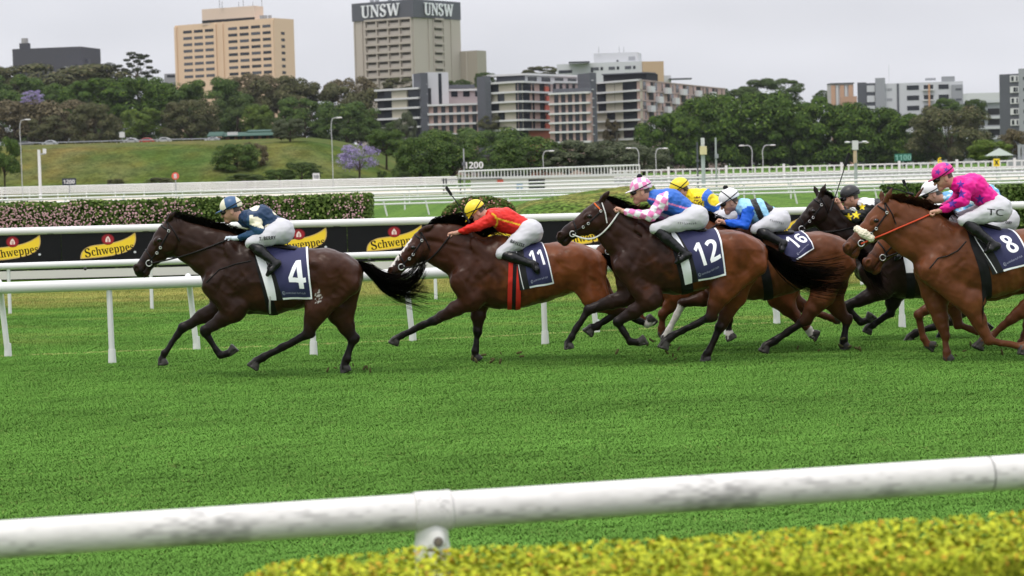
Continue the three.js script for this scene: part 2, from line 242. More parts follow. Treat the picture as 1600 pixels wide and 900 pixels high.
{ // second rail
  const o = thing('middle_rail', 'second white rail on slim posts in front of the black advertising boards', 'rail'), d = (px) => 38.6 + px * 0.0014, H = 0.80;
  mesh('rail_pipe', tube([-150, 300, 800, 1300, 1800].map((px) => floor(px, d(px), H)), 0.056, 12, 40), pvc, o);
  for (let px = 15 - 222; px < 1750; px += 222) { mesh('post', bar(floor(px, d(px)), floor(px, d(px), H - 0.04), 0.03, 0.03, 10), pvc, o); mesh('clamp', new THREE.SphereGeometry(0.03, 8, 6).translate(...floor(px + 120, d(px) - 0.04, H - 0.07).toArray()), clampDark, o); }
}
{ // third rail with the advertising boards hung under its cap
  const dC = 48.3, o = thing('board_rail', 'white capped rail carrying the row of black advertising boards', 'rail');
  const cap = tube([-200, 300, 800, 1300, 1850].map((px) => floor(px, dC, 1.175)), 0.082, 14, 30); mesh('rail_cap', cap, pvc, o);
  const x0 = floor(-220, dC).x, x1 = floor(1850, dC).x; mesh('kick_rail', box(x1 - x0, 0.17, 0.06, (x0 + x1) / 2, 0.26, -dC + 0.0), mat(0.60, 0.59, 0.55), o);
  const art = canvasTexture(1024, 448, (c, w, h) => {
    c.fillStyle = '#141417'; c.fillRect(0, 0, w, h); c.translate(0, -74);
    const sw = () => { c.beginPath(); c.moveTo(205, 395); c.bezierCurveTo(205, 300, 260, 245, 380, 232); c.bezierCurveTo(560, 215, 690, 190, 800, 90); c.bezierCurveTo(815, 180, 800, 260, 730, 305); c.bezierCurveTo(600, 375, 400, 385, 205, 395); c.closePath(); };
    sw(); c.fillStyle = '#f2cf3a'; c.fill(); c.lineWidth = 12; c.strokeStyle = '#cfae6a'; c.stroke();
    c.beginPath(); c.arc(505, 160, 66, 0, 7); c.fillStyle = '#9c2a33'; c.fill(); c.lineWidth = 10; c.strokeStyle = '#6b1d22'; c.stroke();
    c.fillStyle = '#f0d9d2'; c.beginPath(); c.moveTo(505, 118); c.bezierCurveTo(535, 150, 535, 175, 530, 195); c.lineTo(480, 195); c.bezierCurveTo(475, 175, 475, 150, 505, 118); c.fill(); c.fillStyle = '#9c2a33'; c.fillRect(498, 150, 6, 44); c.fillRect(510, 150, 6, 44);
    c.save(); c.translate(500, 305); c.rotate(-0.13); c.fillStyle = '#1c1512'; c.textAlign = 'center'; c.textBaseline = 'middle'; c.font = 'bold 158px serif'; c.scale(0.8, 1); c.fillText('S', -275, -8); c.font = 'bold 132px serif'; c.textAlign = 'left'; c.fillText('chweppes', -228, -8, 590); c.restore();
    c.fillStyle = '#c9ccd2'; c.beginPath(); c.arc(795, 330, 15, 0, 7); c.fill();
  });
  const artMat = new THREE.MeshPhysicalMaterial({ map: art, roughness: 0.5, specularIntensity: 0.35 }), side = mat(0.015, 0.015, 0.016), ords = ['first', 'second', 'third', 'fourth', 'fifth', 'sixth', 'seventh', 'eighth', 'ninth', 'tenth', 'eleventh'];
  for (let i = 0; i < 11; i++) {
    const a = floor(-52 + 149 * i + 1, dC).x, b = floor(-52 + 149 * (i + 1) - 0.3, dC).x, bd = thing('advertising_board', 'black advertising board with a yellow ribbon logo, ' + ords[i] + ' from the left along the rail', 'board', [(a + b) / 2, 0.36, -dC], 'advertising boards');
    mesh('panel', box(b - a, 0.75, 0.05, 0, 0.375, 0), side, bd); const f = new THREE.PlaneGeometry(b - a - 0.01, 0.74); f.translate(0, 0.375, 0.029); mesh('print', f, artMat, bd);
    mesh('bracket', box(0.14, 0.05, 0.05, (b - a) / 2 - 0.2, 0.77, 0.03), clampDark, bd);
  }
}

// ------------------------------------------------------------------ foliage
function leafCloud(n, place, size, seed, out = 0.5) {      // n small bent leaves; place(rnd) -> [x, y, z, nx, ny, nz]
  const rnd = random(seed), pos = new Float32Array(n * 18), nor = new Float32Array(n * 18), a = v3(), b = v3(), t = v3(); let o = 0;
  for (let i = 0; i < n; i++) {
    const [x, y, z, nx, ny, nz] = place(rnd), N = t.set(nx * out + (rnd() - 0.5), ny * out + (rnd() - 0.5) + 0.15, nz * out + (rnd() - 0.5)).normalize().clone();
    a.set(rnd() - 0.5, rnd() - 0.5, rnd() - 0.5).cross(N).normalize(); b.crossVectors(N, a); const s = size * (0.6 + 0.8 * rnd()), l = s * 1.25;
    const P = [[-0.5 * s, 0], [0, -l * 0.6], [0.5 * s, 0], [-0.5 * s, 0], [0.5 * s, 0], [0, l * 0.6]];
    for (let k = 0; k < 6; k++) { const [u, v] = P[k], d = -Math.abs(v) * 0.25; pos[o] = x + a.x * u + b.x * v + N.x * d; pos[o + 1] = y + a.y * u + b.y * v + N.y * d; pos[o + 2] = z + a.z * u + b.z * v + N.z * d; nor[o] = N.x; nor[o + 1] = N.y; nor[o + 2] = N.z; o += 3; }
  }
  const g = new THREE.BufferGeometry(); g.setAttribute('position', new THREE.BufferAttribute(pos, 3)); g.setAttribute('normal', new THREE.BufferAttribute(nor, 3)); return g;
}
function tintLeaves(g, seed, c0, c1, c2, share = 0.15) { // each leaf its own colour, mixed from two greens and an odd third
  const rnd = random(seed), n = g.attributes.position.count / 6, c = new Float32Array(n * 18); for (let i = 0; i < n; i++) { const t = rnd(), k = 0.8 + 0.4 * rnd(), q = c2 && rnd() < share ? c2 : [0, 1, 2].map((j) => lerp(c0[j], c1[j], t)); for (let j = 0; j < 6; j++) for (let m = 0; m < 3; m++) c[i * 18 + j * 3 + m] = q[m] * k; } g.setAttribute('color', new THREE.BufferAttribute(c, 3)); return g; }
const leafMat = new THREE.MeshPhysicalMaterial({ vertexColors: true, side: THREE.DoubleSide, roughness: 0.8, specularIntensity: 0.15 });
const stemMat = mat(0.05, 0.04, 0.025, matte);
function boxHedge(name, label, px0, px1, d0, d1, hgt, leaves, size, c0, c1, c2, share, seed, topWave = 0.05) {
  const a = floor(px0, (d0 + d1) / 2), b = floor(px1, (d0 + d1) / 2), w = b.x - a.x, D = d1 - d0, o = thing(name, label, 'hedge', [(a.x + b.x) / 2, 0, -(d0 + d1) / 2]);
  const H = (x, z) => (typeof hgt === 'function' ? hgt(x / w + 0.5) : hgt) + topWave * fbm(x * 1.3 + seed, z * 1.3, 1, 4) * 2.4;
  const g = leafCloud(leaves, (r) => { const x = (r() - 0.5) * w, u = r(), deep = Math.pow(r(), 2) * 0.18; if (u < 0.45) { const z = (r() - 0.5) * D; return [x, H(x, z) - deep, z, 0, 1, 0]; } if (u < 0.9) { const y = Math.pow(r(), 0.6) * H(x, D / 2); return [x, y, D / 2 - deep + 0.04 * noise(x * 4, y * 4, seed), 0, 0.25, 1]; } const s = r() < 0.5 ? -1 : 1, z = (r() - 0.5) * D, e = s * (w / 2 - deep); return [e, r() * H(e, z), z, s, 0.2, 0]; }, size, seed);
  mesh('foliage', tintLeaves(g, seed + 1, c0, c1, c2, share), leafMat, o).userData.kind = 'stuff';
  const core = new THREE.BoxGeometry(w - 0.2, 1, D - 0.2, 24, 1, 6), cp = core.attributes.position; for (let i = 0; i < cp.count; i++) cp.setY(i, cp.getY(i) > 0 ? H(cp.getX(i), cp.getZ(i)) - 0.12 : 0.02); core.computeVertexNormals(); mesh('shaded_core', core, mat(c0[0] * 0.5, c0[1] * 0.5, c0[2] * 0.5, matte), o);  // solid inner box, leaf green darkened to paint the shade between leaves
  return { o, w, D, H };
}
boxHedge('golden_hedge', 'yellow green clipped hedge in the bottom right foreground', 320, 1900, 6.7, 7.5, (u) => 0.945 + 0.115 * u - 0.09 * Math.max(0, 1 - u / 0.07), 52000, 0.0165, [0.22, 0.27, 0.018], [0.46, 0.48, 0.036], [0.42, 0.27, 0.03], 0.10, 11, 0.022);
{
  const hd = boxHedge('flowering_hedge', 'long clipped hedge covered in pink flowers behind the advertising boards', -120, 584, 51.6, 53.2, 1.73, 26000, 0.055, [0.05, 0.09, 0.02], [0.115, 0.17, 0.04], [0.15, 0.21, 0.05], 0.2, 21, 0.05);
  const rnd = random(77), petal = new THREE.IcosahedronGeometry(0.0165, 0), gs = []; for (let i = 0; i < 3600; i++) { const u = rnd(), x = (u - 0.5) * hd.w, dens = clamp(0.25 + 1.3 * noise(x * 0.9, 1, 1) + 0.55 * (1 - u)); if (rnd() > dens) continue; const y = hd.H(x, hd.D / 2) - 0.02 - 0.62 * Math.pow(rnd(), 0.8), g = petal.clone(), s = 0.8 + rnd(); g.scale(s, s * 0.7, s * 0.7); g.rotateZ(rnd() * 3); g.translate(x, y, hd.D / 2 + 0.03 + 0.03 * rnd()); gs.push(g); }
  mesh('flowers', gs, mat(0.55, 0.34, 0.35, { roughness: 0.9 }), hd.o).userData.kind = 'stuff';
  const b2 = boxHedge('flowering_bush', 'rounded pink flowered bush behind the red jacket rider', 688, 806, 51.6, 53.0, (u) => 1.15 + 0.44 * Math.sqrt(clamp(1 - (2 * u - 1.1) ** 2)), 7000, 0.055, [0.05, 0.085, 0.018], [0.10, 0.15, 0.035], [0.25, 0.14, 0.08], 0.15, 31, 0.05);
  const g2 = []; for (let i = 0; i < 70; i++) { const x = (rnd() - 0.6) * b2.w * 0.8, g = petal.clone(); g.translate(x, b2.H(x, 0) - 0.03 - 0.4 * rnd(), b2.D / 2 + 0.04); g2.push(g); } mesh('flowers', g2, mat(0.60, 0.32, 0.30, { roughness: 0.9 }), b2.o).userData.kind = 'stuff';
  boxHedge('low_hedge', 'low green hedge behind the rail at the right edge', 1385, 1460, 51.6, 53, 1.62, 4000, 0.06, [0.05, 0.09, 0.02], [0.10, 0.15, 0.035], null, 0, 41);
  boxHedge('low_hedge', 'short green hedge showing past the pale blue rider at the right edge', 1560, 1800, 51.6, 53, 1.55, 6000, 0.06, [0.05, 0.09, 0.02], [0.10, 0.15, 0.035], null, 0, 43);
}

// ------------------------------------------------------------------ the grass bank and plateau beyond the course
const crestY = (x) => 7.5 * smooth(-9, -31, x);
const terrain = (x, z) => { const d = -z, u = d > 352 ? x * 352 / d : x; return crestY(u) * smooth(296, 352, d) * (1 + 0.03 * fbm(x * 0.06, z * 0.06, 2, 3)) + 4.9 * smooth(400, 650, d) * smooth(-2, -22, u); };
{
  const nx = 150, nz = 90, pos = [], col = [], idx = [];
  for (let j = 0; j <= nz; j++) for (let i = 0; i <= nx; i++) {
    const z = -288 - 1100 * Math.pow(j / nz, 2.2), x = lerp(-110, 120, i / nx) * Math.max(1, -z / 352) * 1.15, y = terrain(x, z) - 0.05 - 0.5 * (1 - smooth(290, 296, -z)), p = fbm(x * 0.07 + 3, z * 0.05, 4, 4), q = fbm(x * 0.35, z * 0.2, 9, 3);
    pos.push(x, y, z); const dry = clamp(0.20 + 1.4 * p + 0.45 * q + 0.35 * smooth(-40, -70, x)), k = 0.85 + 0.4 * q; col.push(lerp(0.080, 0.185, dry) * k, lerp(0.128, 0.158, dry) * k, lerp(0.030, 0.066, dry) * k);
  }
  for (let j = 0; j < nz; j++) for (let i = 0; i < nx; i++) { const a = j * (nx + 1) + i, b = a + nx + 1; idx.push(a, a + 1, b, b, a + 1, b + 1); }
  const g = new THREE.BufferGeometry(); g.setAttribute('position', new THREE.Float32BufferAttribute(pos, 3)); g.setAttribute('color', new THREE.Float32BufferAttribute(col, 3)); g.setAttribute('uv', new THREE.Float32BufferAttribute(pos.flatMap((v, i) => (i % 3 === 0 ? [v / 16, pos[i + 2] / 26] : [])), 2)); g.setIndex(idx); g.computeVertexNormals();
  structure('grass_bank', g, new THREE.MeshPhysicalMaterial({ vertexColors: true, map: dataTexture(512, 512, (u, v) => { const k = 0.88 + 0.08 * periodic(u, v, 11, 3) + 0.10 * periodic(u, v, 37, 5) + 0.12 * periodic(u, v, 90, 7), y = 0.05 * periodic(u, v, 7, 9); return [k + y, k, k - 0.08 - y]; }, true), ...matte }));
  // the low grass bank in the infield behind the number 12 horse
  const prof = [[730, 0.1], [770, 0.95], [830, 1.33], [900, 1.5], [945, 1.62], [1000, 1.68], [1024, 1.66], [1036, 1.2], [1048, 0.05]], m = new THREE.BufferGeometry(), mpos = [], midx = [], muv = []; let rows = 0;
  for (let i = 0; i + 1 < prof.length; i++) for (let k = 0; k < (i + 2 === prof.length ? 7 : 6); k++) { const t = k / 6, h = lerp(prof[i][1], prof[i + 1][1], t), px = lerp(prof[i][0], prof[i + 1][0], t); for (let j = 0; j <= 10; j++) { const w = j / 10 * 2 - 1, p = floor(px, 65 - w * 4); mpos.push(p.x, h * Math.pow(Math.max(0, 1 - w * w), 0.35) * (1 + 0.04 * noise(p.x * 2, 0, p.z * 2)) - 0.02, p.z); muv.push(p.x / 4, p.z / 4); } rows++; }
  for (let i = 0; i + 1 < rows; i++) for (let j = 0; j < 10; j++) { const a = i * 11 + j, b = a + 11; midx.push(a, b, a + 1, b, b + 1, a + 1); }
  m.setAttribute('position', new THREE.Float32BufferAttribute(mpos, 3)); m.setAttribute('uv', new THREE.Float32BufferAttribute(muv, 2)); m.setIndex(midx); m.computeVertexNormals();
  structure('mound', m, new THREE.MeshPhysicalMaterial({ map: dataTexture(512, 512, (u, v) => { const a = periodic(u, v, 7, 2), b = periodic(u, v, 60, 5), k = 0.85 + 0.35 * b; return [(0.42 + 0.12 * a) * k, (0.46 + 0.04 * a) * k, (0.23 + 0.05 * a) * k]; }, true), ...matte }));
}

// ------------------------------------------------------------------ trees
const bark = mat(0.055, 0.042, 0.032, matte), paleBark = mat(0.16, 0.14, 0.12, matte);
function crownShape(seed, o = {}) {                       // leaf clumps on the outsides of many lobes; the crown fits a box 2 x 2 x 2
  const rnd = random(seed), lobes = [], n = o.lobes ?? 26;
  for (let i = 0; i < n; i++) { const a = rnd() * 6.283, y = -0.75 + 1.5 * (i + rnd()) / n, ring = Math.sqrt(Math.max(0.04, 1 - Math.pow(Math.abs(y + 0.1), o.square ?? 2.4))), r = (o.r ?? 0.27) * (0.7 + 0.7 * rnd()), k = ring * (0.45 + 0.5 * Math.sqrt(rnd())); lobes.push([Math.cos(a) * k, y * 0.86, Math.sin(a) * k, r]); }
  return { lobes, geo: leafCloud(o.leaves ?? 4200, (r) => { const l = lobes[(r() * lobes.length) | 0], u = r() < 0.82 ? r() * 1.25 - 0.25 : r() * 2 - 1, a = r() * 6.283, s = Math.sqrt(1 - u * u), R = l[3] * (0.80 + 0.26 * r()), nx = Math.cos(a) * s, ny = u, nz = Math.sin(a) * s; return [l[0] + nx * R, l[1] + ny * R * (o.flat ?? 0.8), l[2] + nz * R, nx, ny + 0.3, nz]; }, o.size ?? 0.068, seed + 5, 1.5) };
}
const kinds = {
  fig: { c0: [0.020, 0.042, 0.008], c1: [0.058, 0.102, 0.015], c2: [0.095, 0.145, 0.024], share: 0.14 },
  green: { c0: [0.030, 0.058, 0.015], c1: [0.070, 0.112, 0.026], c2: [0.105, 0.145, 0.036], share: 0.12 },
  bright: { c0: [0.050, 0.085, 0.016], c1: [0.105, 0.155, 0.028], c2: [0.14, 0.18, 0.036], share: 0.15 },
  olive: { c0: [0.044, 0.050, 0.022], c1: [0.090, 0.092, 0.040], c2: [0.13, 0.115, 0.062], share: 0.12 },
  brown: { c0: [0.060, 0.054, 0.030], c1: [0.125, 0.103, 0.058], c2: [0.18, 0.15, 0.09], share: 0.15 },
  grey: { c0: [0.044, 0.058, 0.032], c1: [0.092, 0.106, 0.060], c2: [0.125, 0.135, 0.08], share: 0.12 },
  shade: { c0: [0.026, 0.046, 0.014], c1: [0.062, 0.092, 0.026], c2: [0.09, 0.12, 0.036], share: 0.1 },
  jacaranda: { c0: [0.24, 0.19, 0.38], c1: [0.36, 0.30, 0.52], c2: [0.14, 0.15, 0.09], share: 0.18 },
};
const crowns = {}; let treeSeed = 200;
function crownFor(kind, variant) { // three variants of each kind
  const key = kind + variant; if (crowns[key]) return crowns[key]; const K = kinds[kind], c = crownShape(300 + variant * 17 + kind.length * 3, { lobes: (kind === 'fig' ? 64 : 46) + variant * 8, r: 0.215 + 0.015 * variant, leaves: kind === 'jacaranda' ? 5200 : kind === 'fig' ? 19000 : 15000, size: 0.045, square: 3.2 });
  tintLeaves(c.geo, 40 + variant, K.c0, K.c1, K.c2, K.share); return crowns[key] = c;
}
function tree(label, kind, px, top, bottom, width, depth, o = {}) {
  const c = crownFor(kind, treeSeed++ % 3), a = at(px, top, depth), b = at(px, bottom, depth), w = width * depth / FOCAL / 2, h = (a.y - b.y) / 2, g0 = terrain(a.x, -depth), t = thing(o.name ?? 'tree', label, o.category ?? 'tree', [a.x, g0, -depth], o.group), rnd = random(treeSeed * 13), cy = (a.y + b.y) / 2 - g0;
  const cr = mesh('crown', c.geo, leafMat, t); cr.position.set(0, cy, 0); cr.rotation.y = rnd() * 6.28; cr.scale.set(w, h * 1.04, w * 0.9); cr.userData.kind = 'stuff';
  const r = Math.max(0.12, w * 0.06), gs = [bar(v3(0, -0.3, 0), v3(w * 0.04, Math.max(0.5, cy - h * 0.1), 0), r, r * 0.55, 8)]; const fork = Math.max(0.3, cy - h * 0.75);
  for (let i = 0; i < 6; i++) { const l = c.lobes[(rnd() * c.lobes.length) | 0], e = v3(l[0] * w * 0.8, 0, l[2] * w * 0.8).applyAxisAngle(v3(0, 1, 0), cr.rotation.y).setY(cy + l[1] * h * 0.8); gs.push(bar(v3(0, fork * (0.85 + 0.2 * rnd()), 0), e, r * 0.45, r * 0.1, 6)); }
  mesh('trunk', gs, o.bark ?? bark, t); return t;
}
{
  const G = 'trees on the bank', L = [
    ['olive', 92, 90, 190, 230, 520, 'broad olive canopy under the dark block at upper left'], ['olive', -30, 96, 190, 120, 500, 'olive tree cut by the left edge below the skyline'],
    ['green', 22, 110, 185, 105, 470, 'bright leafy green tree at the upper left edge'], ['green', 100, 122, 205, 90, 455, 'dense green tree above the lilac blossom'], ['fig', 150, 114, 205, 120, 450, 'dense dark green tree left of the open gum tree'], ['fig', 214, 112, 205, 120, 450, 'dense dark green tree below the open gum tree'], ['fig', 268, 120, 208, 100, 445, 'dense dark green tree below the tan tower, left one'],
    ['green', 325, 114, 215, 110, 440, 'tall dark green tree below the tan tower, right one'], ['brown', 392, 108, 190, 100, 460, 'brownish tree just right of the tan tower foot'], ['olive', 436, 110, 205, 110, 455, 'dark olive tree between tan tower and concrete tower'], ['olive', 500, 120, 210, 110, 450, 'olive tree left of the concrete tower foot'], ['brown', 545, 112, 205, 90, 465, 'brownish tree touching the concrete tower foot'], ['olive', 585, 128, 235, 90, 440, 'dark tree in front of the white slab apartments'],
    ['green', 474, 145, 218, 84, 400, 'round mid green tree above the purple jacaranda, left one'], ['green', 540, 152, 222, 96, 395, 'round mid green tree above the purple jacaranda, right one'], ['bright', 400, 160, 215, 50, 410, 'small bright green tree above the green roofed shelter'], ['shade', 368, 140, 218, 80, 415, 'dark tree behind the green roofed shelter'],
    ['brown', 22, 150, 228, 120, 385, 'brown olive tree behind the left lamp post'], ['brown', 92, 148, 232, 130, 380, 'wide brown olive tree right of the lilac blossom'], ['olive', 146, 154, 240, 88, 362, 'drooping brown tree at the crest above the 1200 board'], ['bright', 221, 163, 220, 66, 372, 'rounded yellow green tree above the parked cars'], ['olive', 296, 148, 224, 88, 372, 'grey olive tree right of the parked cars'], ['olive', 72, 176, 226, 60, 366, 'small olive tree behind the twin floodlight pole'],
    ['green', 4, 206, 282, 58, 300, 'dark green bush tree cut by the left edge at the rail'], ['green', 368, 219, 274, 74, 322, 'leafy green tree halfway up the bank'], ['brown', 398, 218, 268, 40, 324, 'thin brown tree beside the leafy tree on the bank'], ['grey', 452, 182, 223, 56, 348, 'grey green bushy tree at the end of the shelter'],
    ['jacaranda', 560, 221, 272, 62, 318, 'purple flowering jacaranda on the bank'], ['jacaranda', 50, 138, 168, 34, 378, 'lilac blossom crown among the brown trees at left'], ['green', 602, 197, 248, 62, 345, 'green tree at the right end of the bank'],
    ['green', 655, 205, 276, 76, 335, 'dark green tree left of the white 1200 sign'], ['green', 704, 194, 274, 100, 350, 'wide green tree behind the white 1200 sign'], ['green', 762, 190, 272, 118, 352, 'broad green tree right of the white 1200 sign'], ['green', 822, 206, 268, 104, 345, 'green tree below the red brick base'], ['grey', 884, 213, 266, 116, 345, 'grey green tree below the pink pier block'], ['grey', 946, 215, 264, 100, 345, 'grey green tree below the beige apartment corner'], ['grey', 1004, 220, 262, 84, 348, 'grey green tree at the left foot of the fig row'],
    ['grey', 633, 168, 238, 32, 380, 'slim grey green tree before the white slab apartments'], ['brown', 958, 180, 232, 30, 400, 'slim brown tree before the beige apartment corner'], ['olive', 770, 175, 212, 42, 400, 'small dark tree before the glazed apartment corner'],
    ['shade', 1202, 117, 170, 96, 560, 'dark distant wooded crown behind the fig row'], ['shade', 1150, 134, 170, 60, 540, 'small dark crown behind the fig row'], ['shade', 1290, 138, 165, 34, 560, 'tiny dark crown left of the orange striped block'], ['fig', 1046, 166, 262, 96, 372, 'fig tree at the left end of the great dark row'], ['fig', 1100, 140, 262, 130, 380, 'fig tree, second from the left in the great dark row'], ['fig', 1168, 130, 262, 140, 384, 'tallest fig tree of the great dark row'], ['fig', 1238, 138, 260, 130, 380, 'fig tree behind the raised whip'], ['fig', 1300, 150, 260, 120, 376, 'fig tree behind the twin lamp pole'], ['fig', 1356, 158, 258, 110, 374, 'fig tree below the grey and white block'], ['fig', 1412, 166, 258, 100, 374, 'fig tree behind the green 1100 board'],
    ['olive', 1484, 156, 258, 124, 360, 'feathery olive brown tree right of the fig row'], ['bright', 1546, 215, 256, 70, 340, 'bright green low tree left of the pavilion roof'], ['green', 1480, 150, 190, 56, 420, 'small crown peeping over the feathery olive tree'], ['brown', 1590, 196, 250, 56, 350, 'brown tree cut by the right edge'], ['shade', 1523, 150, 196, 36, 430, 'small dark tree before the car park'],
    ['olive', 843, 101, 124, 52, 620, 'flat topped pine behind the glazed apartments'], ['shade', 714, 122, 150, 40, 560, 'small dark tree on the roof line right of the concrete tower'], ['shade', 757, 110, 140, 30, 570, 'thin dark tree beside the concrete wing'], ['olive', 625, 118, 150, 60, 590, 'low dark shrubbery at the foot of the concrete tower'],
  ];
  for (const [kind, px, top, bottom, w, d, label] of L) tree(label, kind, px, top, px > 630 && px < 1430 && bottom > 250 ? bottom + 14 : bottom, px > 630 && px < 1430 ? w * 1.12 : w, d < 352 ? d : 690 + (d - 360) * 1.3, { group: G });
  for (const [kind, px, top, bottom, w, label] of [['shade', 470, 250, 284, 62, 'dark rounded bush at the foot of the bank'], ['green', 436, 262, 284, 46, 'small green bush left of the dark rounded bush'], ['shade', 385, 270, 287, 66, 'low dark bush under the leafy tree on the bank'], ['shade', 596, 266, 279, 16, 'tiny bush right of the jacaranda'], ['shade', 632, 267, 280, 20, 'tiny bush left of the white 1200 sign'], ['olive', 250, 276, 290, 50, 'low dry bush by the red numbered sign'], ['olive', 180, 278, 292, 30, 'low dry bush by the dark 1200 board']]) tree(label, kind, px, top, bottom, w, 305, { name: 'bush', category: 'bush', group: 'bushes at the foot of the bank' });
  for (const [px, w, top, kind, where] of [[628, 70, 240, 'shade', 'the slim grey green tree'], [690, 80, 248, 'shade', 'the first broad trees left of the 1200 numerals'], [760, 90, 250, 'shade', 'the broad tree right of the 1200 numerals'], [832, 90, 248, 'shade', 'the red brick base'], [905, 90, 246, 'shade', 'the pink pier block'], [975, 80, 244, 'shade', 'the beige apartment corner'], [1040, 92, 202, 'fig', 'the left end of the fig row'], [1100, 103, 198, 'shade', 'the second fig tree'], [1165, 103, 194, 'fig', 'the tallest fig tree, left of its lamps'], [1235, 103, 198, 'shade', 'the fig tree behind the raised whip'], [1300, 103, 198, 'shade', 'the twin lamp pole'], [1365, 103, 200, 'fig', 'the grey and white block'], [1430, 103, 198, 'shade', 'the green 1100 board'], [1500, 92, 202, 'shade', 'the feathery olive tree'], [1180, 69, 212, 'shade', 'the tallest fig tree, right of its lamps'], [1265, 69, 212, 'shade', 'the fig trees left of the raised whip'], [1070, 69, 212, 'shade', 'the first fig trees, right of the twin curved lamps'], [1400, 69, 214, 'shade', 'the fig tree left of the green 1100 board']]) tree('added shrub standing in for shade below ' + where, kind, px, top, 274 - (px - 600) * 0.016, w * 1.2, 790, { name: 'added_understorey_shrub', category: 'bush', group: 'added shrubs standing in for shade below the tree row' });  // shrubs added to stand in for the dark shade under the crowns
  ['the far left lamp', 'the lilac blossom', 'the twin floodlight pole', 'the drooping brown tree', 'the yellow green tree', 'the parked red car', 'the grey olive tree', 'the shelter porch', 'the shelter roof', 'the small bright green tree', 'the round mid green trees', 'the tall lamp', 'the jacaranda', 'the right end of the bank'].forEach((where, i) => tree('added filler shrub under the crowns behind ' + where, 'shade', 10 + i * 46, 178 + 6 * (i % 3), 232, 76, 770, { name: 'added_crest_shrub', category: 'bush', group: 'added filler shrubs behind the crest' }));  // added fillers that darken the bright sky gaps under the crowns
  // the open gum tree against the sky
  for (const [px, top, w, tufts, label] of [[214, 78, 62, 24, 'open gum tree with separate leaf tufts against the sky'], [172, 96, 34, 10, 'small open gum tree beside the larger one']]) {
    const d = 900, base = at(px, 132, d), gy = terrain(base.x, -d), t = thing('gum_tree', label, 'tree', [base.x, gy, -d], 'gum trees'), rnd = random(px), bars = [], leaves = [], W = w * d / FOCAL, topY = at(px, top, d).y - gy, lowY = base.y - gy;
    bars.push(bar(v3(0, 0, 0), v3(0.4, lowY + (topY - lowY) * 0.4, 0), 0.6, 0.35, 8));
    for (let i = 0; i < tufts; i++) { const a = rnd() * 6.28, y = lerp(lowY + 1.4, topY - 1.2, (i + rnd() * 0.8) / tufts), s = Math.sin(Math.PI * clamp((y - lowY) / (topY - lowY) * 0.8 + 0.15)), e = v3(((i * 0.618) % 1 - 0.5) * W * s, y, Math.sin(a) * W * 0.3), r = 0.9 + 1.1 * rnd(); bars.push(bar(v3(0.2, lowY + (y - lowY) * 0.35, 0), e, 0.13, 0.05, 5)); leaves.push(leafCloud(170, (q) => { const u = q() * 2 - 1, b = q() * 6.28, k = Math.sqrt(1 - u * u), R = r * (0.5 + 0.5 * q()); return [e.x + Math.cos(b) * k * R * 1.35, e.y + u * R * 0.5, e.z + Math.sin(b) * k * R, Math.cos(b) * k, u + 0.4, Math.sin(b) * k]; }, 0.47, px + i)); }
    mesh('crown', tintLeaves(mergeGeometries(leaves), 9, [0.022, 0.030, 0.016], [0.06, 0.07, 0.04]), leafMat, t).userData.kind = 'stuff'; mesh('trunk', bars, paleBark, t);
  }
}

// ------------------------------------------------------------------ buildings
const unitBox = new THREE.BoxGeometry(1, 1, 1);
function unit3(name, material, parent, x, y, z, w, h, d, turn = 0) { const m = new THREE.Mesh(unitBox, material); m.name = name; m.castShadow = m.receiveShadow = true; m.position.set(x, y, z); m.scale.set(w, h, d); m.rotation.y = turn; parent.add(m); return m; }
const glass = new THREE.MeshPhysicalMaterial({ color: rgb(0.022, 0.026, 0.033), roughness: 0.12, specularIntensity: 0.8 }), recessShade = mat(0.10, 0.09, 0.08), glassGrey = new THREE.MeshPhysicalMaterial({ color: rgb(0.08, 0.085, 0.10), roughness: 0.2, specularIntensity: 0.8 }), slabWhite = mat(0.60, 0.60, 0.60), dark = mat(0.025, 0.026, 0.030), beige = mat(0.42, 0.39, 0.31), pinkPier = mat(0.40, 0.285, 0.25), concrete = mat(0.42, 0.380, 0.330), white = mat(0.52, 0.53, 0.55), grey = mat(0.30, 0.31, 0.33), darkGrey = mat(0.10, 0.105, 0.12), sideSlab = mat(0.42, 0.34, 0.31), balconyRed = mat(0.50, 0.13, 0.09), brickRed = mat(0.36, 0.12, 0.075), orangeWall = mat(0.48, 0.345, 0.225), tan = mat(0.66, 0.49, 0.345), tanLight = mat(0.64, 0.51, 0.42);
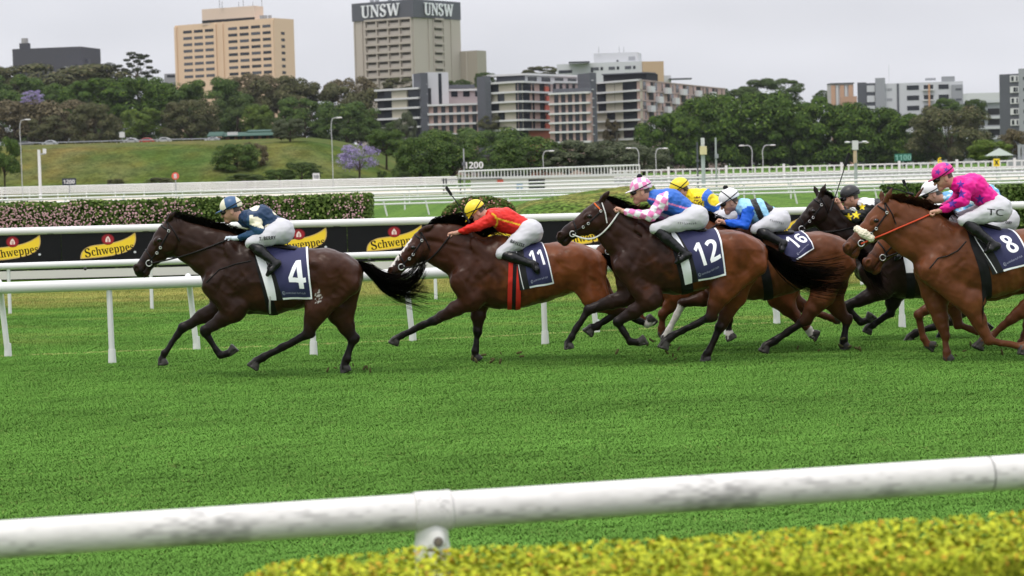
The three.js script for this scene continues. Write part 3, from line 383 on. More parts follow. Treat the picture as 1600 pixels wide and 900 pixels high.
// a wall between two plan points; the returned put() sets pieces on its outer face: u along (0..1), y0..y1 metres above the base
function wall(parent, p, q, y0, y1, material, thick = 0.6, name = 'wall') {
  const dx = q[0] - p[0], dz = q[1] - p[1], len = Math.hypot(dx, dz), turn = Math.atan2(-dz, dx), nx = -dz / len, nz = dx / len; // outward normal, to the right of p->q seen from above (towards the camera for left-to-right walls)
  unit3(name, material, parent, (p[0] + q[0]) / 2 - nx * thick / 2, (y0 + y1) / 2, (p[1] + q[1]) / 2 - nz * thick / 2, len, y1 - y0, thick, turn);
  return (name2, mt, u0, u1, a, b, out = 0.06, d = 0.3) => { const u = (u0 + u1) / 2, off = out - d / 2; return unit3(name2, mt, parent, p[0] + dx * u + nx * off, (a + b) / 2, p[1] + dz * u + nz * off, Math.abs(u1 - u0) * len, b - a, d, turn); };
}
function building(name, label, px, depth, k = 1.62, category = 'building', group) { // local plan coordinates in metres; X(px, extra depth) gives plan points, Y(px, py, extra) heights above the base
  const py0 = k === 1.62 ? 100 : 215, b = at(px, py0, depth), g = terrain(b.x, -depth), o = thing(name, label, category, [b.x * k, EYE + (g - EYE) * k, -depth * k], group); o.scale.setScalar(k);
  return { o, g, X: (p, e = 0) => { const w = at(p, py0, depth + e); return [w.x - b.x, -e]; }, Y: (p, py, e = 0) => at(p, py, depth + e).y - g, base: -g };
}
const roofBlock = (o, pts, y0, y1, material, name = 'roof') => { const s = new THREE.Shape(); pts.forEach(([x, z], i) => (i ? s.lineTo(x, -z) : s.moveTo(x, -z))); const g = new THREE.ExtrudeGeometry(s, { depth: y1 - y0, bevelEnabled: false }); g.rotateX(-Math.PI / 2); g.translate(0, y0, 0); return mesh(name, g, material, o); };
{ // tan hotel block
  const B = building('tan_tower_block', 'tan coloured tower block with rows of small windows at upper left', 430, 600), A = B.X(275, 20), Cn = B.X(430, 0), D = B.X(461, 7), back = [A[0] + D[0] - Cn[0], A[1] + D[1] - Cn[1]], top = B.Y(430, 28), bot = -4;
  roofBlock(B.o, [[A[0] + 0.6, A[1] - 0.7], [Cn[0], Cn[1] - 0.9], [D[0] - 0.6, D[1] - 0.6], [back[0], back[1] - 0.2]], bot, top - 0.4, tan, 'core');
  const L = wall(B.o, A, Cn, bot, top, tan), R = wall(B.o, Cn, D, bot, top, tan), row = (i) => B.Y(430, 37.5 + i * 10.3), hgt = 0.75;
  for (let i = 0; i < 8; i++) { const y = row(i); for (let c = 0; c < 3; c++) L('window', i ? glassGrey : glass, 0.085 + c * 0.112, 0.175 + c * 0.112, y - hgt, y, 0.03, 0.1); for (let c = 0; c < 4; c++) L('window', (i + c) % 3 ? glass : glassGrey, 0.545 + c * 0.114, 0.635 + c * 0.114, y - hgt, y, 0.03, 0.1); if (i < 7) R('window', glass, 0.34, 0.52, y - 1.9 - hgt, y - 1.9, 0.03, 0.1); }
  for (const u of [0.0, 0.405, 0.475, 0.975]) L('pier', tan, u, u + 0.022, bot, top - 0.4, 0.35, 0.5);
  const p0 = B.X(318, 14), p1 = B.X(400, 5.5), p2 = B.X(414, 9.5), p3 = [p2[0] + p0[0] - p1[0], p2[1] + p0[1] - p1[1]], t2 = B.Y(400, 9, 6); roofBlock(B.o, [p0, p1, p2, p3], top - 0.5, t2, tanLight, 'plant_room'); wall(B.o, [p0[0], p0[1] + 0.1], [p1[0], p1[1] + 0.1], top + 0.05, top + 0.75, dark, 0.1, 'louvre_band');
  for (const [px, h] of [[346, 2.2], [350, 1.6], [376, 1.4], [383, 2], [398, 1.3], [412, 2.4]]) { const q = B.X(px, 10); unit3('antenna', grey, B.o, q[0], t2 + h / 2, q[1], 0.16, h, 0.16); }
  for (const px of [411, 417, 424]) { const q = B.X(px, 4); unit3('roof_unit', grey, B.o, q[0], top + 0.5, q[1], 0.9, 1.0, 0.9); }
}
const font = await new FontLoader().loadAsync('fonts/droid/droid_serif_bold.typeface.json');
function sign(o, text, size, p, q, u, y, material, stretch = 1) { const g = new TextGeometry(text, { font, size, depth: 0.25, curveSegments: 4, bevelEnabled: false }); g.computeBoundingBox(); const b = g.boundingBox; g.translate(-(b.min.x + b.max.x) / 2, -(b.min.y + b.max.y) / 2, 0); g.scale(stretch, 1, 1); const dx = q[0] - p[0], dz = q[1] - p[1], l = Math.hypot(dx, dz); g.rotateY(Math.atan2(-dz, dx)); g.translate(p[0] + dx * u - dz / l * 0.5, y, p[1] + dz * u + dx / l * 0.5); mesh('lettering', g, material, o); }
{ // concrete library tower with its dark sign band
  const B = building('concrete_tower', 'grey beige concrete tower with a dark sign band on top', 648, 690), A = B.X(555, 13), Cn = B.X(648, 0), D = B.X(721, 18), bk = [A[0] + D[0] - Cn[0], A[1] + D[1] - Cn[1]], top = B.Y(648, 27), sg = B.Y(648, -1), bot = -5, sA = B.X(552, 13), sC = B.X(648, -1), sD = B.X(722, 18);
  roofBlock(B.o, [[A[0] + 0.9, A[1] - 0.9], [Cn[0], Cn[1] - 1.5], [D[0] - 1, D[1] - 0.9], [bk[0], bk[1]]], bot, top, concrete, 'core');
  const L = wall(B.o, A, Cn, bot, top, concrete), R = wall(B.o, Cn, D, bot, top, concrete), pitch = (top - B.Y(648, 130)) / 8;
  for (let i = 0; i < 8; i++) { const y = top - 0.3 - i * pitch; for (let c = 0; c < 4; c++) { const u = 0.215 + c * 0.192; L('ledge', concrete, u - 0.01, u + 0.18, y - 0.1, y + 0.45, 0.95, 1.1); L('window', recessShade, u + 0.012, u + 0.158, y - 0.9, y - 0.1, 0.05, 0.1); L('sill_panel', mat(0.47, 0.43, 0.38), u + 0.012, u + 0.158, y - pitch + 0.55, y - 0.95, 0.25, 0.4); } R('ledge', concrete, 0.42, 0.60, y - 0.1, y + 0.4, 0.8, 1.0); R('window', recessShade, 0.43, 0.59, y - 0.8, y - 0.1, 0.05, 0.1); }  // dark window strips carry the recess shade under the ledges in their colour
  for (let c = 0; c <= 4; c++) L('fin', concrete, 0.198 + c * 0.192, 0.216 + c * 0.192, bot, top - 0.1, 0.8, 0.9);
  for (const u of [0.0, 0.13]) L('fin', concrete, u, u + 0.016, bot, top - 0.1, 0.3, 0.5); for (const u of [0.30, 0.40, 0.62, 0.78]) R('fin', concrete, u, u + 0.018, bot, top - 0.1, 0.3, 0.5);
  roofBlock(B.o, [[sA[0], sA[1] - 0.5], [sC[0], sC[1] - 0.8], [sD[0], sD[1] - 0.5], [bk[0], bk[1]]], top + 0.05, sg, darkGrey, 'sign_band'); wall(B.o, sA, sC, top + 0.02, sg + 0.1, darkGrey, 0.4, 'sign_band'); wall(B.o, sC, sD, top + 0.02, sg + 0.1, darkGrey, 0.4, 'sign_band');
  const lm = mat(0.72, 0.74, 0.76); sign(B.o, 'UNSW', 3.7, sA, sC, 0.49, (top + sg) / 2, lm, 0.92); sign(B.o, 'UNSW', 3.7, sC, sD, 0.5, (top + sg) / 2, lm, 0.88);
  const w0 = B.X(715, 20), w1 = B.X(746, 16); const W = wall(B.o, [w0[0], w0[1] + 2], [w1[0], w1[1] + 2], bot, B.Y(735, 80, 18), mat(0.33, 0.30, 0.25), 5, 'wing'); W('fin', concrete, 0.45, 0.5, bot, B.Y(735, 80, 18) - 0.2, 0.3, 0.5);
  for (const px of [584, 592, 612]) { const q = B.X(px, 12); unit3('roof_unit', grey, B.o, q[0], sg + 0.5, q[1], 1.2, 1.1, 1.2); }
}
function storeys(B, px, ys, e = 0) { return ys.map((y) => B.Y(px, y, e)); }
{ // white slab apartments, left block with stair shaft and white tower
  const B = building('slab_apartments', 'low apartment block with white floor slabs and beige panels below the concrete tower', 640, 470), A = B.X(588, 8), Cn = B.X(657, 0), ys = storeys(B, 640, [138, 153, 168, 184, 198, 216]), bot = -5, L = wall(B.o, A, Cn, bot, ys[0], dark, 6);
  ys.forEach((y, i) => { L('slab', slabWhite, 0, 1, y - 0.22, y + 0.16, 0.9, 1.6); if (i < 4) { L('panel', beige, 0.36, 0.70, ys[i + 1] + 0.16, y - 0.22, 0.4, 0.5); L('window', glass, 0.71, 0.985, ys[i + 1] + 0.2, y - 0.3, 0.12, 0.2); L('window', glass, 0.16, 0.35, ys[i + 1] + 0.2, y - 0.3, 0.12, 0.2); } });
  const t0 = B.X(657, 0), t1 = B.X(668, 0.5); wall(B.o, [t0[0], t0[1] + 0.9], [t1[0], t1[1] + 0.9], bot, B.Y(660, 114), darkGrey, 5, 'stair_shaft'); for (let i = 0; i < 5; i++) unit3('shaft_light_panel', white, B.o, t1[0] - 0.4, B.Y(664, 132 + i * 15), t1[1] + 0.95, 0.5, 0.14, 0.1);
  const w0 = B.X(668, 2), w1 = B.X(700, 4), W = wall(B.o, w0, w1, bot, B.Y(680, 113, 3), white, 8, 'tower'); W('window', glass, 0.50, 0.66, B.Y(684, 170, 3), B.Y(684, 114, 3) - 0.1, 0.04, 0.1);
  const r0 = B.X(700, 8), r1 = B.X(757, 10), Rr = wall(B.o, r0, r1, bot, B.Y(730, 139, 9), mat(0.5, 0.42, 0.42), 5, 'rear_wing'); Rr('slab', slabWhite, 0, 1, B.Y(730, 139, 9) - 0.4, B.Y(730, 139, 9), 0.6, 0.8); for (let i = 0; i < 3; i++) Rr('window', glass, 0.06 + i * 0.33, 0.24 + i * 0.33, B.Y(730, 151, 9), B.Y(730, 142, 9), 0.05, 0.1); Rr('roof_screen', darkGrey, 0, 0.75, B.Y(730, 138, 9), B.Y(730, 132, 9), -1, 0.5);
  const p0 = B.X(667, 0), p1 = B.X(757, -3), fy = storeys(B, 700, [164, 178, 194, 210]), P = wall(B.o, p0, p1, bot, fy[0], pinkPier, 6, 'pier_wing'); fy.forEach((y, i) => { P('slab', slabWhite, 0, 1, y - 0.2, y + 0.2, 0.5, 0.8); if (i < 3) for (let c = 0; c < 7; c++) { const w = P('window', glass, 0.09 + c * 0.135, 0.165 + c * 0.135, fy[i + 1] + 0.2, y - 0.25, -0.02, 0.1); w.position.z += 0.06; } });
}
{ // glazed corner apartments
  const B = building('glazed_apartments', 'apartment block with banded glass corner, beige panels and red balcony screens', 810, 455), A = B.X(764, 3), Cn = B.X(812, -3), D = B.X(860, 9), ys = storeys(B, 812, [128.5, 144, 159, 173.5, 188, 202.5]), bot = -5;
  const t0 = B.X(757, 2), t1 = B.X(766, 2.4); wall(B.o, [t0[0], t0[1] + 0.8], [t1[0], t1[1] + 0.8], bot, B.Y(760, 119, 2), darkGrey, 5, 'stair_shaft');
  roofBlock(B.o, [[A[0], A[1] - 0.8], [Cn[0], Cn[1] - 1], [D[0], D[1] - 1], [A[0] + 3, A[1] - 14]], bot, ys[0], dark, 'core');
  const L = wall(B.o, A, Cn, ys[5], ys[0], beige), R = wall(B.o, Cn, D, ys[5], ys[0], pinkPier);
  ys.forEach((y, i) => { L('slab', slabWhite, 0, 1.0, y - 0.2, y + 0.16, 0.7, 1.2); R('slab', slabWhite, 0, 1.0, y - 0.2, y + 0.16, 0.7, 1.2); if (i < 5) { const lo = ys[i + 1] + 0.18, hi = y - 0.22; L('window', glass, 0.86, 1.0, lo, hi, 0.15, 0.3); R('window', glass, 0.0, 0.32 - 0.05 * (i & 1), lo, hi, 0.15, 0.3); L('window', glass, 0.04 + 0.22 * (i & 1), 0.30 + 0.18 * (i & 1), lo, hi, 0.05, 0.2); R('window', glass, 0.38, 0.44, lo, hi, 0.05, 0.2); R('balcony_recess', dark, 0.62, 0.78, lo, hi, 0.05, 0.2); if (i < 5) R('balcony_screen', balconyRed, 0.74 + 0.04 * (i & 1), 0.86 + 0.03 * (i & 1), lo, lo + 1.0, 0.5, 0.3); R('window', glass, 0.90, 0.97, lo, hi, 0.05, 0.2); } });
  wall(B.o, B.X(826, 0.5), B.X(858, 7), bot, ys[5] - 0.2, brickRed, 3, 'brick_base');
  const r0 = B.X(775, 6), r1 = B.X(820, 3), r2 = B.X(922, 26), y0 = ys[0] + 0.2, y1 = B.Y(812, 117, 3); const P = wall(B.o, r0, r1, y0, y1, darkGrey, 3, 'penthouse'), Q = wall(B.o, r1, r2, y0 - 0.6, y1, white, 4, 'penthouse'); for (let i = 0; i < 5; i++) Q('window', glass, 0.04 + i * 0.2, 0.17 + i * 0.2, y0 - 0.2, y1 - 0.35, 0.05, 0.1); P('slab', slabWhite, -0.3, 1, y1 - 0.1, y1 + 0.3, 0.5, 3); Q('slab', slabWhite, 0, 1, y1 - 0.1, y1 + 0.3, 0.6, 4);
  const k0 = B.X(860, 10), k1 = B.X(922, 20), Kk = wall(B.o, k0, k1, bot, B.Y(890, 128, 15), mat(0.46, 0.36, 0.35), 4, 'rear_wing'); Kk('slab', slabWhite, 0, 1, B.Y(890, 128, 15) - 0.3, B.Y(890, 128, 15) + 0.1, 0.4, 0.6); for (let i = 0; i < 6; i++) Kk('window', glass, 0.05 + i * 0.16, 0.12 + i * 0.16, B.Y(890, 140, 15), B.Y(890, 131, 15), 0.05, 0.1);
}
{ // pink pier block and the long corner block to its right
  const B = building('pier_apartments', 'five storey apartment block with pink piers between window columns', 890, 450), A = B.X(857, 2), Cn = B.X(921, -2), ys = storeys(B, 890, [145.5, 161.5, 177, 191.5, 206, 222]), bot = -5, L = wall(B.o, A, Cn, bot, ys[0], pinkPier, 1.5);
  ys.forEach((y, i) => { L('slab', slabWhite, 0, 1, y - 0.2, y + 0.16, 0.5, 0.9); if (i < 5) for (let c = 0; c < 5; c++) L('window', glass, 0.12 + c * 0.168, 0.225 + c * 0.168, ys[i + 1] + 0.18, y - 0.22, 0.05, 0.15); }); L('roof_rail', darkGrey, 0.05, 1, ys[0] + 0.2, ys[0] + 0.95, -0.6, 0.1);
  const t0 = B.X(921, -1), t1 = B.X(931, -0.5); wall(B.o, [t0[0], t0[1] + 0.3], [t1[0], t1[1] + 0.3], bot, B.Y(925, 114), darkGrey, 6, 'stair_shaft'); for (let i = 0; i < 7; i++) unit3('shaft_light_panel', white, B.o, t0[0] + 0.5, B.Y(925, 126 + i * 14), t0[1] + 0.42, 0.4, 0.16, 0.1);
}
{
  const B = building('corner_apartments', 'long corner apartment block with beige front and pink side dotted with white boxes', 996, 455), A = B.X(931, 8), Cn = B.X(999, -4), D = B.X(1132, 62), ys = storeys(B, 996, [126, 142, 157.5, 172.5, 187.5, 201.5, 217]), bot = -5;
  roofBlock(B.o, [[A[0], A[1] - 0.8], [Cn[0], Cn[1] - 1.2], [D[0], D[1] - 1], [A[0] + 20, A[1] - 62]], bot, ys[0], dark, 'core'); const L = wall(B.o, A, Cn, bot, ys[0], beige), R = wall(B.o, Cn, D, bot, ys[0], pinkPier);
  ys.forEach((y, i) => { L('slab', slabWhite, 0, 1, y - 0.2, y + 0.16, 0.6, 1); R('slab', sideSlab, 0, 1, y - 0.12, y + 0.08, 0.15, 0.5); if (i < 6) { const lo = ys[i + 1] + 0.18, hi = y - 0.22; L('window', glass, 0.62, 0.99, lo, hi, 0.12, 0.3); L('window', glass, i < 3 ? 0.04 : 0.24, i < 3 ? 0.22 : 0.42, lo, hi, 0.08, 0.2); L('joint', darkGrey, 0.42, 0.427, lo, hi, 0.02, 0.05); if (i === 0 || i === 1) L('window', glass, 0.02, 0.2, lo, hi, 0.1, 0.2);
    for (let c = 0; c < 16; c++) { const u = 0.03 + c * 0.06; R('window', c % 3 === 1 ? dark : glass, u + 0.02 * ((i + c) & 1), u + (c % 3 === 1 ? 0.05 : 0.03), lo, hi, 0.05, 0.2); } for (let c = 0; c < 5; c++) { const u = 0.07 + ((c * 3 + (i & 1) * 1.5) * 0.06); if (u < 0.92) R('white_box', slabWhite, u, u + 0.045, lo - 0.5, lo + 0.75, 0.9, 1.0); } } });
  const p0 = B.X(942, 8), p1 = B.X(1010, 4), P = wall(B.o, p0, p1, ys[0], B.Y(980, 115.5, 5), dark, 6, 'penthouse'); P('slab', darkGrey, -0.02, 1.02, B.Y(980, 115.5, 5), B.Y(980, 114.5, 5) + 0.1, 0.4, 5);
}
{ // white block rising behind
  const B = building('white_block', 'stepped white block with an ochre box rising behind the apartments', 950, 560), bot = -5, a = wall(B.o, B.X(870, 6), B.X(1003, 0), bot, B.Y(940, 97), white, 14), b = wall(B.o, B.X(928, 6), B.X(996, 4), bot, B.Y(960, 81), white, 8, 'upper_wall'); a('window', glass, 0.02, 0.18, B.Y(890, 113), B.Y(890, 108), 0.05, 0.1); for (let i = 0; i < 6; i++) a('window', i & 1 ? glass : glassGrey, 0.42 + i * 0.095, 0.42 + i * 0.095 + (i & 1 ? 0.03 : 0.075), B.Y(940, 109), B.Y(940, 104), 0.05, 0.1); a('window', glass, 0.40, 0.43, B.Y(930, 112), B.Y(930, 104), 0.05, 0.1); b('window', glass, 0.52, 0.57, B.Y(960, 95), B.Y(960, 92.5), 0.05, 0.1); b('louvre', grey, 0.8, 0.95, B.Y(985, 93), B.Y(985, 87), 0.05, 0.1);
  wall(B.o, B.X(1005, -1), B.X(1037, 0), bot, B.Y(1020, 96), orangeWall, 8, 'ochre_box'); wall(B.o, B.X(1000, 4), B.X(1048, 6), bot, B.Y(1020, 117), white, 6, 'side_wall'); const cn = B.X(905, 3); unit3('roof_canopy', darkGrey, B.o, cn[0], B.Y(905, 96.5), cn[1], 5, 0.3, 4); const c2 = B.X(1062, 6); unit3('roof_canopy', darkGrey, B.o, c2[0], B.Y(1062, 122), c2[1], 5.5, 0.3, 4); for (const px of [936, 968, 975]) { const q = B.X(px, 5); unit3('antenna', grey, B.o, q[0], B.Y(px, 81) + 0.7, q[1], 0.12, 1.6, 0.12); }
}
{ // far left dark block
  const B = building('dark_block', 'flat charcoal block with a steel flue above the trees at far left', 75, 620), bot = -5, w = wall(B.o, B.X(20, 4), B.X(127, 0), bot, B.Y(90, 73.5), mat(0.075, 0.075, 0.088), 14); wall(B.o, B.X(128, 3), B.X(138, 3), bot, B.Y(132, 91), mat(0.09, 0.09, 0.105), 10, 'side_block'); wall(B.o, B.X(100, -4), B.X(155, -4), bot, B.Y(130, 104), mat(0.25, 0.26, 0.27), 8, 'low_wing'); w('window', glassGrey, 0.62, 0.70, B.Y(95, 89), B.Y(95, 86.5), 0.04, 0.1); w('window', glassGrey, 0.80, 0.86, B.Y(110, 89), B.Y(110, 86.5), 0.04, 0.1); const f = B.X(40, 5), fy = B.Y(40, 58), f0 = B.Y(40, 73); mesh('flue', bar(v3(f[0], f0 - 1, f[1]), v3(f[0], fy, f[1]), 0.95, 0.9, 14), mat(0.35, 0.34, 0.34, { metalness: 0.3 }), B.o); unit3('flue_base', mat(0.075, 0.075, 0.088), B.o, f[0], f0 + 0.4, f[1], 2.6, 1.6, 2);
  const B2 = building('distant_house', 'small pale house half hidden left of the tan tower', 267, 640); const h = wall(B2.o, B2.X(256, 0), B2.X(277, 0), -5, B2.Y(266, 115), grey, 6); h('window', glass, 0.2, 0.8, B2.Y(266, 121), B2.Y(266, 117), 0.04, 0.1);
}
{ // right hand blocks
  const S0 = building('striped_block', 'small block with orange and white upright stripes above the fig row', 1315, 560), a = wall(S0.o, S0.X(1297, 0), S0.X(1333, 0), -5, S0.Y(1315, 131), mat(0.45, 0.42, 0.42), 6); for (let i = 0; i < 3; i++) a('stripe', mat(0.46, 0.29, 0.205), 0.02 + i * 0.38, 0.20 + i * 0.38, -4, S0.Y(1315, 133), 0.3, 0.4); for (let i = 0; i < 2; i++) a('stripe', white, 0.24 + i * 0.38, 0.32 + i * 0.38, -4, S0.Y(1315, 133), 0.2, 0.3); a('roof_edge', darkGrey, -0.02, 1.02, S0.Y(1315, 131), S0.Y(1315, 129.5), 0.5, 6); wall(S0.o, S0.X(1314, -8), S0.X(1338, -8), -5, S0.Y(1326, 152), mat(0.42, 0.26, 0.19), 3, 'low_wing');
  const B = building('grey_white_block', 'grey and white apartment block with an orange stripe above the fig row', 1420, 500), bot = -5, w = wall(B.o, B.X(1339, 4), B.X(1504, 0), bot, B.Y(1420, 129), white, 12); w('end_wall', darkGrey, 0, 0.085, bot, B.Y(1345, 128), 0.3, 0.4); w('end_wall', darkGrey, 0.085, 0.17, bot, B.Y(1360, 129) - 0.0, 0.1, 0.2);
  for (let i = 0; i < 3; i++) { const y = B.Y(1420, 132 + i * 16), y1 = y - 1.15; w('panel', white, 0.09, 0.165, y - 1.3, y + 0.1, 0.3, 0.3); for (const [u0, u1] of [[0.47, 0.585], [0.63, 0.72], [0.77, 0.865], [0.23, 0.27], [0.28, 0.33]]) w('window', u0 < 0.4 ? grey : glass, u0, u1, y1, y - (u0 < 0.4 ? 0.6 : 0.15), 0.05, 0.2); w('balcony', slabWhite, 0.62, 0.725, y1 - 0.25, y1 + 0.05, 0.6, 0.8); } w('shaft', grey, 0.17, 0.265, bot, B.Y(1378, 121), 0.6, 1.2); w('shaft', darkGrey, 0.375, 0.395, bot, B.Y(1400, 130), 0.1, 0.2); w('stripe', mat(0.52, 0.31, 0.19), 0.672, 0.69, bot, B.Y(1452, 131), 0.75, 0.2); w('shaft', grey, 0.80, 0.925, bot, B.Y(1485, 119), -0.4, 5); w('roof_unit', grey, 0.645, 0.745, B.Y(1455, 124), B.Y(1455, 121), -2, 3); w('end_wall', grey, 0.89, 1.0, bot, B.Y(1498, 132), 0.5, 1); for (let i = 0; i < 2; i++) w('window', darkGrey, 0.93, 0.985, B.Y(1495, 141 + i * 16), B.Y(1495, 138 + i * 16), 0.55, 0.2); w('pole', white, 0.298, 0.303, B.Y(1390, 128), B.Y(1380, 100), -3, 0.1);
  const Cc = building('car_park', 'pale open sided car park building left of the dark tower', 1530, 520), c = wall(Cc.o, Cc.X(1496, 0), Cc.X(1562, 0), -5, Cc.Y(1530, 158), grey, 12); for (let i = 0; i < 3; i++) { c('opening', dark, 0.3, 0.62, Cc.Y(1530, 180 + i * 16), Cc.Y(1530, 172.5 + i * 16), 0.04, 0.1); c('opening', dark, 0.70, 0.98, Cc.Y(1530, 180 + i * 16), Cc.Y(1530, 170 + i * 16), 0.04, 0.1); c('slab', white, 0.0, 1, Cc.Y(1530, 186 + i * 16), Cc.Y(1530, 182 + i * 16), 0.4, 0.6); } c('slab', white, 0, 1, Cc.Y(1530, 161), Cc.Y(1530, 157), 0.5, 8); wall(Cc.o, Cc.X(1510, 60), Cc.X(1570, 60), -5, Cc.Y(1540, 145, 60), mat(0.55, 0.55, 0.57), 6, 'rear_block');
  const T = building('dark_tower', 'dark grey apartment tower with white window panels at the right edge', 1590, 480), t = wall(T.o, T.X(1561, 0), T.X(1592, -2), -5, T.Y(1576, 116), darkGrey, 10), t2 = wall(T.o, T.X(1591, -3), T.X(1640, -6), -5, T.Y(1600, 108), grey, 10, 'side_wall'); for (let i = 0; i < 5; i++) { const y = T.Y(1580, 118.5 + i * 17), y1 = T.Y(1580, 128.5 + i * 17); t('window_panel', slabWhite, 0.55, 1.0, y1, y, 0.2, 0.3); t('window', glass, 0.62 + 0.1 * (i & 1), 0.74 + 0.1 * (i & 1), y1 + 0.2, y - 0.2, 0.24, 0.3); t('window', glassGrey, 0.86, 0.94, y1 + 0.2, y - 0.2, 0.24, 0.3); t2('window', glass, 0.15, 0.5, y1 + 0.3, y1 + 0.9, 0.05, 0.1); }
  const Pv = building('pavilion', 'grey roofed open pavilion at the right edge behind the rails', 1585, 300, 1), rf = new THREE.ConeGeometry(2.0, 1.0, 4, 1); rf.rotateY(Math.PI / 4); rf.scale(1.2, 1, 0.8); rf.translate(Pv.X(1566)[0], Pv.Y(1566, 237), -2); mesh('roof', rf, mat(0.30, 0.34, 0.30), Pv.o); for (const px of [1592, 1598, 1604]) { const q = Pv.X(px, 0); unit3('post', grey, Pv.o, q[0], Pv.Y(px, 226) / 2, q[1], 0.3, Pv.Y(px, 226), 0.3); } unit3('counter', grey, Pv.o, Pv.X(1592)[0], 0.9, 0.2, 3, 1.8, 1);
}
{ // green roofed shelter on the crest
  const B = building('shelter', 'low brick building with a green metal roof on top of the bank', 395, 356, 1.86), a = B.X(352, 0), b = B.X(435, 0), y0 = B.Y(390, 219), y1 = B.Y(390, 212), w = wall(B.o, a, b, -2.5, y1, mat(0.22, 0.12, 0.09), 4); for (let i = 0; i < 6; i++) w('window', dark, 0.08 + i * 0.15, 0.17 + i * 0.15, y0 - 0.1, y1 - 0.1, 0.03, 0.1);
  const green = mat(0.030, 0.075, 0.055, { roughness: 0.7 }), slope = (p, q, e0, h0, e1, h1, name) => { const A = [B.X(p), B.X(q)], g = new THREE.BufferGeometry(), P = []; for (const th of [0, 0.12]) P.push(A[0][0], h0 + th, e0, A[1][0], h0 + th, e0, A[1][0], h1 + th, e1, A[0][0], h1 + th, e1); g.setAttribute('position', new THREE.Float32BufferAttribute(P, 3)); g.setIndex([4, 5, 6, 4, 6, 7, 0, 2, 1, 0, 3, 2, 0, 1, 5, 0, 5, 4, 1, 2, 6, 1, 6, 5, 2, 3, 7, 2, 7, 6, 3, 0, 4, 3, 4, 7]); g.computeVertexNormals(); mesh(name, g.toNonIndexed(), green, B.o); };
  slope(348, 440, 1.2, y1 - 0.1, -2, B.Y(390, 207), 'roof'); slope(384, 432, -1.5, B.Y(390, 206.6), -4, B.Y(390, 203.5), 'upper_roof'); slope(326, 350, 2, B.Y(340, 214), -1, B.Y(340, 207), 'porch_roof'); unit3('gable', white, B.o, B.X(365)[0], B.Y(365, 209), 1.25, 1.6, 0.5, 0.1); for (const px of [330, 338, 346]) { const q = B.X(px); unit3('post', darkGrey, B.o, q[0], B.Y(340, 218), 1.6, 0.12, 1.4, 0.12); }
}
function car(label, px, depth, c) { // small parked car seen side on
  const p = floor(px, depth), g = terrain(p.x, -depth), o = thing('parked_car', label, 'car', [p.x, g, -depth], 'cars parked on the crest'), s = new THREE.Shape(); s.moveTo(-2.1, 0.35); s.lineTo(-2.15, 0.75); s.quadraticCurveTo(-2.0, 0.9, -1.3, 0.95); s.quadraticCurveTo(-0.8, 1.42, -0.3, 1.45); s.lineTo(0.7, 1.43); s.quadraticCurveTo(1.3, 1.3, 1.7, 0.98); s.lineTo(2.1, 0.9); s.lineTo(2.15, 0.4); s.lineTo(-2.1, 0.35);
  const b = new THREE.ExtrudeGeometry(s, { depth: 1.5, bevelEnabled: true, bevelSize: 0.08, bevelThickness: 0.1, bevelSegments: 2 }); b.translate(0, 0, -0.75); mesh('body', b, new THREE.MeshPhysicalMaterial({ color: rgb(...c), roughness: 0.3, clearcoat: 0.5 }), o);
  const w = new THREE.Shape(); w.moveTo(-1.05, 0.98); w.lineTo(-0.4, 1.36); w.lineTo(0.65, 1.34); w.lineTo(1.35, 0.98); const wg = new THREE.ExtrudeGeometry(w, { depth: 0.02, bevelEnabled: false }); wg.translate(0, 0, 0.855); mesh('side_window', wg, glass, o); for (const x of [-1.35, 1.35]) { const t = new THREE.CylinderGeometry(0.33, 0.33, 0.22, 18); t.rotateX(Math.PI / 2); t.translate(x, 0.33, 0.78); const wheel = mesh('wheel', t, dark, o); const rim = new THREE.CylinderGeometry(0.2, 0.2, 0.05, 12); rim.rotateX(Math.PI / 2); rim.translate(x, 0.33, 0.9); mesh('rim', rim, grey, wheel); } }
car('small white parked car left of the red one on the crest', 207, 655, [0.45, 0.45, 0.47]); car('red parked car on the crest between white cars', 231, 657, [0.42, 0.03, 0.03]); car('white utility car right of the red one on the crest', 258, 655, [0.45, 0.45, 0.45]); car('silver parked car beside the shelter porch', 334, 668, [0.5, 0.52, 0.56]); car('silver car glimpsed under the brown trees at left', 80, 658, [0.45, 0.47, 0.5]); car('dark car glimpsed under the brown trees at left', 42, 660, [0.06, 0.06, 0.07]);
{ const b = thing('notice_board', 'small white square notice board by the parked cars', 'sign', [floor(193, 650).x, terrain(floor(193, 650).x, -650), -650]); mesh('panel', box(1.5, 1.5, 0.08, 0, 2.4, 0), slabWhite, b); mesh('post', box(0.14, 2.0, 0.14, 0, 1.0, -0.12), grey, b);
  const o = thing('crest_fence', 'thin pale guard rail along the crest beside the parked cars', 'fence'); let prev; for (let px = -20; px <= 350; px += 14) { const x = floor(px, 645).x, q = v3(x, terrain(x, -645), -645); mesh('post', bar(q, q.clone().setY(q.y + 0.75), 0.05, 0.05, 5), grey, o); if (prev) mesh('guard_rail', bar(prev.clone().setY(prev.y + 0.7), q.clone().setY(q.y + 0.7), 0.14, 0.14, 5), grey, o); prev = q; } }

